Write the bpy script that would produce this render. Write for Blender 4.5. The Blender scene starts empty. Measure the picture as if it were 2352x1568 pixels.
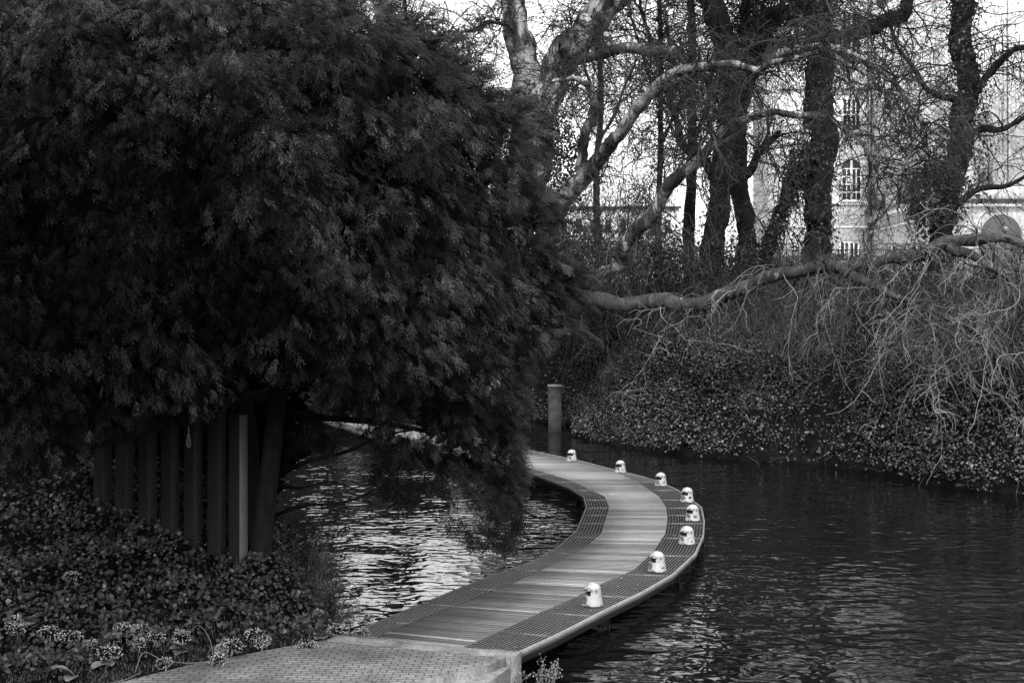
import bpy, math, random
import numpy as np
from math import radians

RS = np.random.RandomState(7)
random.seed(7)
F = 3000.0            # focal length in units of a 2352 wide picture
CZ = 5.5              # camera height above the water

# ------------------------------------------------------------------ camera
scene = bpy.context.scene
COL = scene.collection
cam_d = bpy.data.cameras.new('camera')
cam = bpy.data.objects.new('camera', cam_d); COL.objects.link(cam)
cam.location = (0, 0, CZ); cam.rotation_euler = (radians(90), 0, 0)
cam_d.sensor_width = 36; cam_d.lens = 36 * F / 2352
cam_d.shift_y = -(784 - 731) / 2352
cam_d.clip_start = .1; cam_d.clip_end = 2000
scene.camera = cam

# ------------------------------------------------------------------ light
SUN_EL, SUN_AZ = radians(40), radians(197)      # azimuth from +Y, clockwise (towards +X)
w = bpy.data.worlds.new('World'); scene.world = w; w.use_nodes = True
nt = w.node_tree
bg = nt.nodes['Background']
sky = nt.nodes.new('ShaderNodeTexSky'); sky.sky_type = 'NISHITA'; sky.sun_disc = False
sky.sun_elevation = SUN_EL; sky.sun_rotation = SUN_AZ
sky.air_density = 1.0; sky.dust_density = 6.0; sky.ozone_density = 1.0
bw = nt.nodes.new('ShaderNodeRGBToBW')
ov = nt.nodes.new('ShaderNodeMath'); ov.operation = 'ADD'; ov.inputs[1].default_value = 13.0      # even white cloud veil over the sky
nt.links.new(sky.outputs[0], bw.inputs[0]); nt.links.new(bw.outputs[0], ov.inputs[0]); nt.links.new(ov.outputs[0], bg.inputs['Color'])
bg.inputs['Strength'].default_value = 0.15
sd = bpy.data.lights.new('sun', 'SUN'); sd.energy = 3.2; sd.angle = radians(9); sd.color = (1, 1, 1)
so = bpy.data.objects.new('sun', sd); COL.objects.link(so)
dx, dy, dz = math.cos(SUN_EL) * math.sin(SUN_AZ), math.cos(SUN_EL) * math.cos(SUN_AZ), math.sin(SUN_EL)
from mathutils import Vector
so.rotation_euler = Vector((dx, dy, dz)).to_track_quat('Z', 'Y').to_euler()
so.location = (30, -20, 50)
scene.view_settings.view_transform = 'Standard'; scene.view_settings.look = 'None'
scene.view_settings.exposure = 0.0; scene.view_settings.gamma = 1.0
scene.cycles.max_bounces = 6; scene.cycles.diffuse_bounces = 3; scene.cycles.glossy_bounces = 3
scene.cycles.transparent_max_bounces = 4
scene.cycles.caustics_reflective = False; scene.cycles.caustics_refractive = False


# ------------------------------------------------------------------ helpers
def at(x, y, D):
    """photo pixel (2352 wide) at depth D -> world point"""
    return np.array([(x - 1176) * D / F, D, CZ - (y - 731) * D / F])


def atz(x, y, z):
    D = (CZ - z) * F / (y - 731)
    return at(x, y, D)


def nrm(v):
    return v / np.maximum(np.linalg.norm(v, axis=-1, keepdims=True), 1e-9)


def wpos(o):
    p = np.zeros(3)
    while o is not None: p = p + np.array(o.location); o = o.parent
    return p


class MB:
    def __init__(s):
        s.V = []; s.Fs = []; s.n = 0; s.tone = []

    def add(s, V, Fc, mat=0, tone=None):
        V = np.asarray(V, float).reshape(-1, 3); Fc = np.asarray(Fc, int)
        s.V.append(V); s.Fs.append((Fc + s.n, mat)); s.n += len(V)
        s.tone.append(np.full(len(V), .5) if tone is None else np.broadcast_to(np.asarray(tone, float), (len(V),)))
        return s

    def box(s, x0, x1, y0, y1, z0, z1, mat=0):
        V = [(x, y, z) for z in (z0, z1) for y in (y0, y1) for x in (x0, x1)]
        return s.add(V, [(0, 2, 3, 1), (4, 5, 7, 6), (0, 1, 5, 4), (1, 3, 7, 5), (3, 2, 6, 7), (2, 0, 4, 6)], mat)

    def bar(s, p, q, wd, h, mat=0, up=(0, 0, 1)):
        p, q = np.asarray(p, float), np.asarray(q, float)
        d = nrm(q - p); r = nrm(np.cross(d, up)); u = np.cross(r, d)
        V = [c + r * a * wd / 2 + u * b * h / 2 for c in (p, q) for a, b in ((-1, -1), (1, -1), (1, 1), (-1, 1))]
        return s.add(V, [(0, 1, 2, 3), (7, 6, 5, 4), (0, 4, 5, 1), (1, 5, 6, 2), (2, 6, 7, 3), (3, 7, 4, 0)], mat)

    def tubes(s, P, R, sides=4, mat=0, tone=None, lump=0):
        """P [n,m,3], R [n,m]"""
        P = np.asarray(P, float); R = np.asarray(R, float)
        if P.ndim == 2: P = P[None]; R = R[None]
        n, m, _ = P.shape
        T = np.empty_like(P); T[:, 1:-1] = P[:, 2:] - P[:, :-2]; T[:, 0] = P[:, 1] - P[:, 0]; T[:, -1] = P[:, -1] - P[:, -2]
        T = nrm(T)
        ref = np.where(np.abs(T[:, :, 1:2]).mean(1, keepdims=True) < .6, np.array([.05, 1., .05]), np.array([0, .1, 1.]))
        ref = np.repeat(ref, m, 1)
        A = nrm(np.cross(T, ref)); B = np.cross(T, A)
        ang = np.arange(sides) * 2 * math.pi / sides
        R = R[:, :, None] * np.ones(sides)
        if lump:
            jj = np.arange(m)[None, :, None]; R = R * (1 + lump * (np.sin(ang * 2 + jj * .45) * .5 + np.sin(ang * 3 - jj * .8) * .5 + RS.normal(0, .35, (n, m, sides))))
        V = P[:, :, None] + R[:, :, :, None] * (A[:, :, None] * np.cos(ang)[:, None] + B[:, :, None] * np.sin(ang)[:, None])
        i = np.arange(n)[:, None, None] * m * sides; j = np.arange(m - 1)[None, :, None] * sides
        k = np.arange(sides)[None, None, :]; k2 = (k + 1) % sides
        a = i + j + k; b = i + j + k2
        Fc = np.stack([a, a + sides, b + sides, b], -1).reshape(-1, 4)
        t = None if tone is None else np.repeat(tone, m * sides)
        return s.add(V.reshape(-1, 3), Fc, mat, t)

    def scatter(s, TV, TF, O, X, Y, Z, S, mat=0, tone=None, tn=0):
        """template TV,TF at origins O with frames X,Y,Z and scales S"""
        n = len(O); k = len(TV); TV = np.asarray(TV, float); S = np.asarray(S, float).reshape(-1, 1, 1)
        V = O[:, None] + S * (TV[None, :, 0:1] * X[:, None] + TV[None, :, 1:2] * Y[:, None] + TV[None, :, 2:3] * Z[:, None])
        Fc = (np.asarray(TF)[None] + (np.arange(n) * k)[:, None, None]).reshape(-1, len(TF[0]))
        t = None if tone is None else np.repeat(tone, k)
        if tn: t = np.clip(t * (1 + tn * np.repeat(RS.normal(0, 1, n * (k // 3)), 3)), 0, 1)       # needle to needle
        return s.add(V.reshape(-1, 3), Fc, mat, t)

    def lathe(s, prof, seg=24, c=(0, 0, 0), mat=0, cap=False):
        prof = np.asarray(prof, float); n = len(prof)
        a = np.arange(seg) * 2 * math.pi / seg
        V = np.stack([prof[:, None, 0] * np.cos(a), prof[:, None, 0] * np.sin(a), np.repeat(prof[:, 1:2], seg, 1)], -1) + np.array(c)
        i = np.arange(n - 1)[:, None] * seg; k = np.arange(seg)[None]; k2 = (k + 1) % seg
        return s.add(V.reshape(-1, 3), np.stack([i + k, i + k2, i + seg + k2, i + seg + k], -1).reshape(-1, 4), mat)

    def build(s, name, mats, parent=None, smooth=False, origin=None):
        V = np.concatenate(s.V); org = np.zeros(3)
        if origin is not None: org = np.asarray(origin, float)
        if parent is not None: org = wpos(parent) if origin is None else org
        V = V - org
        me = bpy.data.meshes.new(name)
        me.vertices.add(len(V)); me.vertices.foreach_set('co', V.astype(np.float32).ravel())
        nl = sum(f.size for f, _ in s.Fs); npoly = sum(len(f) for f, _ in s.Fs)
        me.loops.add(nl); me.loops.foreach_set('vertex_index', np.concatenate([f.ravel() for f, _ in s.Fs]).astype(np.int32))
        sizes = np.concatenate([np.full(len(f), f.shape[1]) for f, _ in s.Fs])
        me.polygons.add(npoly)
        me.polygons.foreach_set('loop_start', np.concatenate([[0], np.cumsum(sizes)[:-1]]).astype(np.int32))
        me.polygons.foreach_set('loop_total', sizes.astype(np.int32))
        me.polygons.foreach_set('material_index', np.concatenate([np.full(len(f), m) for f, m in s.Fs]).astype(np.int32))
        if smooth: me.polygons.foreach_set('use_smooth', np.ones(npoly, bool))
        at_ = me.attributes.new('tone', 'FLOAT', 'POINT'); at_.data.foreach_set('value', np.concatenate(s.tone).astype(np.float32))
        me.update(calc_edges=True)
        me.validate()
        for m in (mats if isinstance(mats, (list, tuple)) else [mats]): me.materials.append(m)
        o = bpy.data.objects.new(name, me); COL.objects.link(o)
        if parent is not None:
            o.parent = parent
            po = wpos(parent)
            o.location = org - po
        else:
            o.location = org
        return o


def thing(name, label, cat, loc=(0, 0, 0), group=None):
    o = bpy.data.objects.new(name, None); COL.objects.link(o)
    o.location = loc; o.empty_display_size = .2
    o['label'] = label; o['category'] = cat
    if group: o['group'] = group
    o.matrix_world.translation = Vector(loc)
    return o


def tag(o, label, cat, group=None):
    o['label'] = label; o['category'] = cat
    if group: o['group'] = group
    return o


def struct(o): o['kind'] = 'structure'; return o


def stuff(o, label, cat):
    o['kind'] = 'stuff'; o['label'] = label; o['category'] = cat; return o


def copy_tree(root, loc, rotz=0, label=None):
    c = root.copy(); COL.objects.link(c); c.location = loc; c.rotation_euler = (0, 0, rotz)
    if label: c['label'] = label
    for ch in list(root.children):
        d = ch.copy(); COL.objects.link(d); d.parent = c
        for g in ch.children:
            e = g.copy(); COL.objects.link(e); e.parent = d
    return c


def spline(P, n):
    """Catmull-Rom through rows of P, resampled to n rows"""
    P = np.asarray(P, float)
    if len(P) == 2:
        t = np.linspace(0, 1, n)[:, None]; return P[0] * (1 - t) + P[1] * t
    Q = np.vstack([2 * P[0] - P[1], P, 2 * P[-1] - P[-2]])
    u = np.linspace(0, len(P) - 1 - 1e-6, n); i = u.astype(int); t = (u - i)[:, None]
    a, b, c, d = Q[i], Q[i + 1], Q[i + 2], Q[i + 3]
    return .5 * ((2 * b) + (-a + c) * t + (2 * a - 5 * b + 4 * c - d) * t ** 2 + (-a + 3 * b - 3 * c + d) * t ** 3)


# ------------------------------------------------------------------ materials (all neutral: the photograph is black and white)
def mat_new(name):
    m = bpy.data.materials.new(name); m.use_nodes = True
    return m, m.node_tree, m.node_tree.nodes['Principled BSDF']


def ramp(nt_, src, stops):
    r = nt_.nodes.new('ShaderNodeValToRGB'); cr = r.color_ramp
    cr.elements[0].position, cr.elements[0].color = stops[0][0], (stops[0][1],) * 3 + (1,)
    cr.elements[1].position, cr.elements[1].color = stops[-1][0], (stops[-1][1],) * 3 + (1,)
    for p, v in stops[1:-1]:
        e = cr.elements.new(p); e.color = (v,) * 3 + (1,)
    nt_.links.new(src, r.inputs[0]); return r.outputs[0]


def coord(nt_, sc=(1, 1, 1)):
    tc = nt_.nodes.new('ShaderNodeTexCoord'); mp = nt_.nodes.new('ShaderNodeMapping'); mp.inputs['Scale'].default_value = sc
    nt_.links.new(tc.outputs['Object'], mp.inputs[0]); return mp.outputs[0]


def noise(nt_, vec, scale, detail=4, rough=.55, dist=0):
    n = nt_.nodes.new('ShaderNodeTexNoise'); n.inputs['Scale'].default_value = scale; n.inputs['Detail'].default_value = detail
    n.inputs['Roughness'].default_value = rough; n.inputs['Distortion'].default_value = dist
    nt_.links.new(vec, n.inputs['Vector']); return n.outputs['Fac']


def mix(nt_, a, b, f, mode='MIX'):
    m = nt_.nodes.new('ShaderNodeMix'); m.data_type = 'RGBA'; m.blend_type = mode
    for sock, v in ((m.inputs['A'], a), (m.inputs['B'], b), (m.inputs['Factor'], f)):
        if hasattr(v, 'is_output'): nt_.links.new(v, sock)
        elif sock.type == 'RGBA': sock.default_value = (v,) * 3 + (1,)
        else: sock.default_value = v
    return m.outputs['Result']


def bump(nt_, b, h, strength=.4, dist=.02):
    n = nt_.nodes.new('ShaderNodeBump'); n.inputs['Strength'].default_value = strength; n.inputs['Distance'].default_value = dist
    nt_.links.new(h, n.inputs['Height']); nt_.links.new(n.outputs[0], b.inputs['Normal'])


def simple(name, lo, hi, scale=3, rough=.7, spec=.3, bmp=.3, bdist=.02, sc=(1, 1, 1), mid=None):
    m, t, b = mat_new(name); v = coord(t, sc)
    n1 = noise(t, v, scale, 5, .65)
    stops = [(.32, lo), (.68, hi)] if mid is None else [(.3, lo), (.5, mid), (.7, hi)]
    c = ramp(t, n1, stops)
    n2 = noise(t, v, scale * 9, 3, .6)
    c = mix(t, c, ramp(t, n2, [(.3, .6), (.7, 1.25)]), 1.0, 'MULTIPLY')
    t.links.new(c, b.inputs['Base Color']); b.inputs['Roughness'].default_value = rough
    b.inputs['Specular IOR Level'].default_value = spec
    if bmp: bump(t, b, n2, bmp, bdist)
    return m


def leaf_mat(name, lo, hi, rough=.4, spec=.5, trans=0.0):
    m, t, b = mat_new(name)
    a = t.nodes.new('ShaderNodeAttribute'); a.attribute_name = 'tone'
    c = ramp(t, a.outputs['Fac'], [(0, lo), (1, hi)])
    t.links.new(c, b.inputs['Base Color']); b.inputs['Roughness'].default_value = rough
    t.links.new(ramp(t, a.outputs['Fac'], [(0, spec * .04), (.55, spec * .22), (1, spec)]), b.inputs['Specular IOR Level'])
    return m


M = {}
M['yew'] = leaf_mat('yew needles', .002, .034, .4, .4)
M['yew_far'] = leaf_mat('yew inner needles', .003, .007, .9, .05)  # darker copy of the needles: shade inside the crown put into the colour
M['ivy'] = leaf_mat('ivy leaf', .008, .05, .34, .5)
M['ivy_bank'] = leaf_mat('bank ivy leaf', .003, .15, .3, .55)
M['cover'] = leaf_mat('ground cover leaf', .006, .1, .36, .5)
M['broad'] = leaf_mat('broad leaf', .1, .24, .5, .4)
M['petal'] = leaf_mat('flower bud', .12, .6, .6, .3)
M['twig'] = leaf_mat('twig bark', .01, .24, .7, .25)
M['twig_dark'] = leaf_mat('dark twig bark', .004, .025, .8, .2)
M['stem'] = simple('pale stem', .3, .45, 6)
M['soil'] = simple('soil', .003, .010, 2.0, .95, .02, .6, .05)
M['darkbark'] = simple('dark bark', .005, .02, 5, .9, .15, .8, .04, (1, 1, .3))
M['yewbark'] = simple('yew bark', .008, .02, 6, .9, .15, .8, .03, (1, 1, .3))
M['steel'] = simple('galvanised steel', .22, .4, 4, .5, .5, .1)
M['darksteel'] = simple('dark steel', .008, .02, 5, .6, .4, .2)
M['rail'] = simple('painted iron', .02, .04, 8, .6, .4, 0)
M['dark'] = simple('opening', .004, .008, 4, .5, .4, 0)
M['glass'] = simple('lamp glass', .02, .05, 8, .12, .8, 0)
M['sticker'] = simple('sticker print', .01, .5, 90, .5, .3, 0, mid=.05)
M['paint'] = simple('black marker', .008, .012, 8, .7, .2, 0)
M['stone_edge'] = simple('granite slab edge', .015, .05, 60, .85, .3, .7, .01)  # paler than the slab fronts: light on the right sides put into the colour
M['pebble'] = simple('pebbledash', .03, .4, 160, .8, .3, 1.0, .01, mid=.15)  # pebble grain, with daylight on the foremost post's side put into its tone

# plane tree bark: pale with flaking darker plates
m, t, b = mat_new('mottled plane bark'); v = coord(t, (1, 1, .45))
n1 = noise(t, v, 1.1, 5, .6, .8); n2 = noise(t, v, 3.5, 3, .6, .4); n3 = noise(t, v, 22, 3, .6)
c1 = ramp(t, n1, [(.40, .015), (.44, .05), (.48, .08), (.505, .24), (.64, .34)])
c2 = ramp(t, n2, [(.33, .35), (.36, 1.0), (.58, 1.0), (.62, 1.2)])
c = mix(t, c1, c2, 1.0, 'MULTIPLY'); c = mix(t, c, ramp(t, n3, [(.3, .7), (.7, 1.15)]), 1.0, 'MULTIPLY')
t.links.new(c, b.inputs['Base Color']); b.inputs['Roughness'].default_value = .8; b.inputs['Specular IOR Level'].default_value = .2
bump(t, b, n2, .5, .04); M['plane'] = m
m, t, b = mat_new('greyer plane bark'); v = coord(t, (1, 1, .45))
n1 = noise(t, v, 2.6, 5, .65, .5); n3 = noise(t, v, 18, 3, .6)
c = mix(t, ramp(t, n1, [(.40, .008), (.5, .026), (.60, .04), (.64, .16)]), ramp(t, n3, [(.3, .6), (.7, 1.3)]), 1.0, 'MULTIPLY')
t.links.new(c, b.inputs['Base Color']); b.inputs['Roughness'].default_value = .8; bump(t, b, n3, .5, .03); M['plane_dark'] = m

# decking planks
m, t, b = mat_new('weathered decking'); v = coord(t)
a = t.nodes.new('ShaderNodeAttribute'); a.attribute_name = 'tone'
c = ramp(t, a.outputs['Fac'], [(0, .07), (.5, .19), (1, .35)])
vs = coord(t, (.5, 7, 1)); g = noise(t, vs, 4, 3, .6)
c = mix(t, c, ramp(t, g, [(.3, .55), (.7, 1.3)]), 1.0, 'MULTIPLY')
sp = noise(t, v, 22, 3, .7); c = mix(t, c, ramp(t, sp, [(.25, .55), (.5, 1.0), (.75, 1.35)]), 1.0, 'MULTIPLY')
big = noise(t, v, .5, 3, .6); c = mix(t, c, ramp(t, big, [(.3, .75), (.7, 1.15)]), 1.0, 'MULTIPLY')
t.links.new(c, b.inputs['Base Color']); b.inputs['Roughness'].default_value = .42; b.inputs['Specular IOR Level'].default_value = .6
bump(t, b, g, .3, .01); M['plank'] = m

# white painted lamp
m, t, b = mat_new('scuffed white paint'); v = coord(t)
n1 = noise(t, v, 9, 5, .7, .3)
c = ramp(t, n1, [(.38, .04), (.43, .15), (.49, .29), (.7, .36)])
t.links.new(c, b.inputs['Base Color']); b.inputs['Roughness'].default_value = .45; M['white'] = m

# concrete
M['concrete'] = simple('weathered concrete', .10, .34, 2.5, .9, .2, .5, .01, mid=.22)
M['concrete_dark'] = simple('dark concrete', .02, .07, 2.5, .9, .2, .6, .01)
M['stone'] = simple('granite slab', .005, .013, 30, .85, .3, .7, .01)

# paving bricks
m, t, b = mat_new('paving bricks'); tc = t.nodes.new('ShaderNodeTexCoord'); mp = t.nodes.new('ShaderNodeMapping')
mp.inputs['Rotation'].default_value = (0, 0, radians(3)); t.links.new(tc.outputs['Object'], mp.inputs[0])
br = t.nodes.new('ShaderNodeTexBrick'); t.links.new(mp.outputs[0], br.inputs['Vector'])
br.inputs['Scale'].default_value = 1; br.inputs['Brick Width'].default_value = .22; br.inputs['Row Height'].default_value = .115
br.inputs['Mortar Size'].default_value = .013; br.inputs['Mortar Smooth'].default_value = .3
br.inputs['Color1'].default_value = (.19,) * 3 + (1,); br.inputs['Color2'].default_value = (.25,) * 3 + (1,)
br.inputs['Mortar'].default_value = (.05,) * 3 + (1,)
n1 = noise(t, mp.outputs[0], 1.2, 4, .6); n2 = noise(t, mp.outputs[0], 40, 3, .6)
c = mix(t, br.outputs['Color'], ramp(t, n1, [(.3, .45), (.7, 1.25)]), 1.0, 'MULTIPLY')
c = mix(t, c, ramp(t, n2, [(.3, .6), (.7, 1.3)]), 1.0, 'MULTIPLY')
t.links.new(c, b.inputs['Base Color']); b.inputs['Roughness'].default_value = .85
bump(t, b, br.outputs['Fac'], -.6, .01); M['bricks'] = m

# water
m, t, b = mat_new('dark rippled water'); v = coord(t, (1, 1.25, 1))
b.inputs['Base Color'].default_value = (.003, .003, .003, 1); b.inputs['Roughness'].default_value = .03
b.inputs['IOR'].default_value = 1.52
n1 = noise(t, v, 2.3, 1, .4, .3); n2 = noise(t, v, .45, 1, .5, .2); n3 = noise(t, v, 6, 0, .5)
ad = t.nodes.new('ShaderNodeMath'); ad.operation = 'MULTIPLY_ADD'; t.links.new(n2, ad.inputs[0]); ad.inputs[1].default_value = 1.6; t.links.new(n1, ad.inputs[2])
ad2 = t.nodes.new('ShaderNodeMath'); ad2.operation = 'MULTIPLY_ADD'; t.links.new(n3, ad2.inputs[0]); ad2.inputs[1].default_value = .08; t.links.new(ad.outputs[0], ad2.inputs[2])
pt = ramp(t, noise(t, v, .16, 2, .5), [(.35, .3), (.65, 1.0)]); am = t.nodes.new('ShaderNodeMath'); am.operation = 'MULTIPLY'; t.links.new(ad2.outputs[0], am.inputs[0]); t.links.new(pt, am.inputs[1])
bump(t, b, am.outputs[0], 1.0, .06); M['water'] = m

# building render
M['street'] = simple('pale street paving', .3, .45, 1.2, .9, .2, .2)
M['render'] = simple('pale render', .76, .86, .6, .9, .2, .1, sc=(1, 1, .4))
M['trim'] = simple('stone trim', .6, .75, 1.5, .9, .2, .1)
M['shade'] = simple('grey relief stone', .12, .22, 2, .9, .2, .2)
M['window'] = simple('window pane', .02, .05, 1.5, .1, .6, 0)


# ------------------------------------------------------------------ terrain
def seg_d(P, poly):
    """distance to polyline and sign (positive on the left of its direction) for points P[n,2]"""
    best = np.full(len(P), 1e9); sgn = np.ones(len(P)); poly = np.asarray(poly, float)
    for a, c in zip(poly[:-1], poly[1:]):
        d = c - a; tt = np.clip(((P - a) @ d) / (d @ d), 0, 1); q = a + tt[:, None] * d; r = P - q
        dist = np.hypot(r[:, 0], r[:, 1]); cr = d[0] * (P[:, 1] - a[1]) - d[1] * (P[:, 0] - a[0])
        up = dist < best - 1e-9; best[up] = dist[up]; sgn[up] = np.sign(cr[up])
    return best, sgn


SH_L = [(-1.4, 18.6), (-2.6, 22.0), (-3.1, 24.7), (-4.0, 29), (-5.6, 35), (-7.6, 43.5), (-10, 56), (-13, 75)]
pp = [(1225, 968), (1285, 978), (1325, 1006), (1400, 1025), (1560, 1045), (1700, 1058), (1880, 1068), (2000, 1085), (2150, 1115), (2352, 1140), (2700, 1185)]
SH_R = [(-60, 74), (-25, 70), (-8, 66)] + [tuple(atz(x, y, 0)[:2]) for x, y in pp] + [(28, 26), (40, 10), (60, -20)]
PAVE = [(-2.75, 20.55), (-4.6, 19.0), (-5.5, 17.9), (-9, 14.5), (-14, 9)]
QUAY = [(-2.75, 20.55), (.08, 19.58), (-.38, 18.85), (-1.5, 17.9), (-4.5, 15.6), (-14, 8.6)]


def H(P):
    P = np.asarray(P, float).reshape(-1, 2); X, Y = P[:, 0], P[:, 1]
    dl, sl = seg_d(P, SH_L); dr, sr = seg_d(P, SH_R); dp, sp_ = seg_d(P, PAVE)
    z = np.full(len(P), -1.2)
    # left land
    left = sl > 0
    d = np.where(sp_ < 0, dp, 0)
    hill = .46 + .07 * d + .016 * d ** 2
    hill = np.where(hill > 2.6, 2.6 + (hill - 2.6) * .15, hill)
    bankz = -.25 + 1.0 * dl
    zl = np.minimum(hill, bankz) + .07 * np.sin(X * 2.1 + Y) * np.sin(Y * 1.7) * (d > .6)
    inq = (sp_ >= 0)
    zl = np.where(inq, .38, zl)
    z = np.where(left, zl, z)
    # quay foot: keep the sheet below water outside the quay block
    dq, sq = seg_d(P, QUAY[1:])
    z = np.where((Y < 21) & (X > -3.2 - (21 - Y) * 2.6) & ((sq > 0) | (dq < .5)), np.minimum(z, -1.2), z)
    # far bank
    top = 7.4 * np.clip((X + 14) / 14, .35, 1)
    e = 1 - np.exp(-dr / 4.2)
    zr = -.2 + (top + .2) * e + .15 * np.sin(X * 1.3) * np.sin(Y * .9) * e
    z = np.where(sr > 0, np.maximum(z, zr), z)
    return z


NRS = np.random.RandomState(3)
WAVES = [(NRS.uniform(0, 2 * math.pi), NRS.uniform(0, 6.28), f_) for f_ in (.5, .5, .9, .9, 1.6, 1.6, 2.8, 2.8, 5.0, 5.0)]


def fbm(a, b):
    s_ = 0; w_ = 0
    for th, ph_, f_ in WAVES:
        am_ = f_ ** -.6; s_ = s_ + am_ * np.sin((a * math.cos(th) + b * math.sin(th)) * f_ + ph_ + 1.3 * np.sin(a * f_ * .37 + b * f_ * .21)); w_ += am_ * .45
    return s_ / w_


def axis(lo, hi, st, far):
    a = np.arange(lo, hi, st)
    return np.concatenate([[lo - far, lo - far / 3, lo - far / 10, lo - far / 30], a, [hi + far / 30, hi + far / 10, hi + far / 3, hi + far]])


gx, gy = axis(-26, 44, .3, 500), axis(6, 82, .3, 600)
GX, GY = np.meshgrid(gx, gy)
gz = H(np.stack([GX.ravel(), GY.ravel()], 1))
mb = MB(); nx, ny = len(gx), len(gy)
ii = (np.arange(ny - 1)[:, None] * nx + np.arange(nx - 1)[None]).ravel()
mb.add(np.stack([GX.ravel(), GY.ravel(), gz], 1), np.stack([ii, ii + 1, ii + nx + 1, ii + nx], 1))
struct(mb.build('ground', M['soil'], smooth=True))

mb = MB(); mb.add([(-4, 76, 7.5), (90, 66, 7.5), (90, 130, 7.5), (-4, 130, 7.5)], [(0, 1, 2, 3)])
struct(mb.build('street', M['street']))
mb = MB(); mb.add([(-600, -100, 0), (600, -100, 0), (600, 700, 0), (-600, 700, 0)], [(0, 1, 2, 3)])
struct(mb.build('water', M['water']))


def hit(x, y, D0=14, D1=80):
    """first terrain point under a picture pixel"""
    D = np.arange(D0, D1, .05); P = np.stack([(x - 1176) * D / F, D], 1); z = CZ - (y - 731) * D / F
    h = H(P); k = np.argmax(h >= z); return np.array([P[k, 0], P[k, 1], h[k]])


# ------------------------------------------------------------------ quay, paving
def prism(mb, poly, z0, z1, mat=0):
    poly = np.asarray(poly, float); n = len(poly)
    V = np.vstack([np.c_[poly, np.full(n, z0)], np.c_[poly, np.full(n, z1)]])
    mb.add(V, [tuple(range(n, 2 * n))], mat)
    mb.add(V, [(i, (i + 1) % n, n + (i + 1) % n, n + i) for i in range(n)], mat)


q = [(-2.75, 20.55), (.08, 19.58), (-.38, 18.85), (-1.5, 17.9), (-4.5, 15.6), (-14, 8.6), (-16, 10), (-9, 14.5), (-5.5, 17.9), (-4.6, 19.0)]
mb = MB(); prism(mb, q[::-1], -1.3, .488); mb.Fs[1] = (mb.Fs[1][0], 1)
struct(mb.build('paving', [M['bricks'], M['concrete']]))
mb = MB()
# coping slab along the deck end, with joints
a0, a1 = np.array([-2.78, 20.62]), np.array([.14, 19.62]); dd = nrm(a1 - a0); nn = np.array([-dd[1], dd[0]])
L_ = np.linalg.norm(a1 - a0); cuts = [0, .95, 1.95, L_]
for c0, c1 in zip(cuts[:-1], cuts[1:]):
    A, B = a0 + dd * (c0 + .006), a0 + dd * (c1 - .006)
    prism(mb, [A - nn * .36, B - nn * .36, B + nn * .02, A + nn * .02], -.05, .497)
coping = mb.build('concrete_coping', M['concrete']); tag(coping, 'pale concrete kerb slabs between the brick paving and the deck end', 'kerb')
mb = MB()
prism(mb, [(.02, 19.40), (-.14, 19.50), (-.60, 18.66), (-1.62, 17.78), (-4.6, 15.5), (-4.4, 15.2), (-1.28, 17.62), (-.32, 18.5)][::-1], -1.2, .36)
rw = mb.build('retaining_wall', M['concrete']); tag(rw, 'low stained concrete retaining wall below the brick paving edge', 'wall')

# ------------------------------------------------------------------ footbridge
zc = lambda x, y: (705.6 + .4 * x, 987.8 + .4 * y)
DK = .5


def edge(pts, extra=()):
    P = [atz(*zc(x, y), DK)[:2] for x, y in pts] + [atz(x, y, DK)[:2] for x, y in extra]
    return np.array(P)


I_e = edge([(205, 1178), (590, 1022), (880, 903), (1150, 800), (1290, 752), (1430, 680), (1550, 573), (1605, 440), (1590, 380), (1510, 330), (1260, 235)], [(1100, 1056), (980, 1030), (887, 1012), (811, 990), (740, 968)])
L_e = edge([(390, 1195), (600, 1103), (810, 1020), (1175, 880), (1290, 825), (1440, 752), (1600, 668), (1690, 590), (1735, 440), (1710, 380), (1585, 320), (1500, 283), (1270, 212)], [(1100, 1042), (980, 1016), (887, 998), (811, 978), (740, 957)])
R_e = edge([(900, 1242), (1310, 1055), (1560, 945), (1690, 878), (1880, 795), (1990, 690), (2055, 590), (2068, 510), (2060, 440), (2020, 380), (1890, 290), (1760, 235), (1540, 185), (1270, 138)], [(1100, 1015), (980, 991), (887, 975), (811, 958), (740, 938)])
O_e = edge([(1195, 1272), (1440, 1160), (1700, 1028), (1920, 922), (2090, 825), (2225, 702), (2270, 600), (2275, 520), (2260, 440), (2130, 345), (2020, 292), (1900, 258), (1760, 225), (1550, 170), (1270, 112)], [(1100, 1006), (980, 981), (887, 965), (811, 948), (740, 928)])


def at_y(E, y):
    """X of the edge polyline where it crosses depth y (edges advance monotonically away from the camera)"""
    return np.interp(y, E[:, 1], E[:, 0])


bridge = thing('footbridge', 'curved timber footbridge with steel grating margins winding low over the canal', 'footbridge', (.5, 20, 0))


def tilt(y): return .40 * max(0, 1 - (y - 20) / 12.0)


def row(E, y, off=0):
    # solve for point on edge where Y = y - tilt*X  (rows lean near the landing)
    k = tilt(y); d = E[:, 1] + k * E[:, 0] * 1.0
    X = np.interp(y, d, E[:, 0]); return np.array([X, np.interp(X * 0 + y, d, E[:, 1])])


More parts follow.
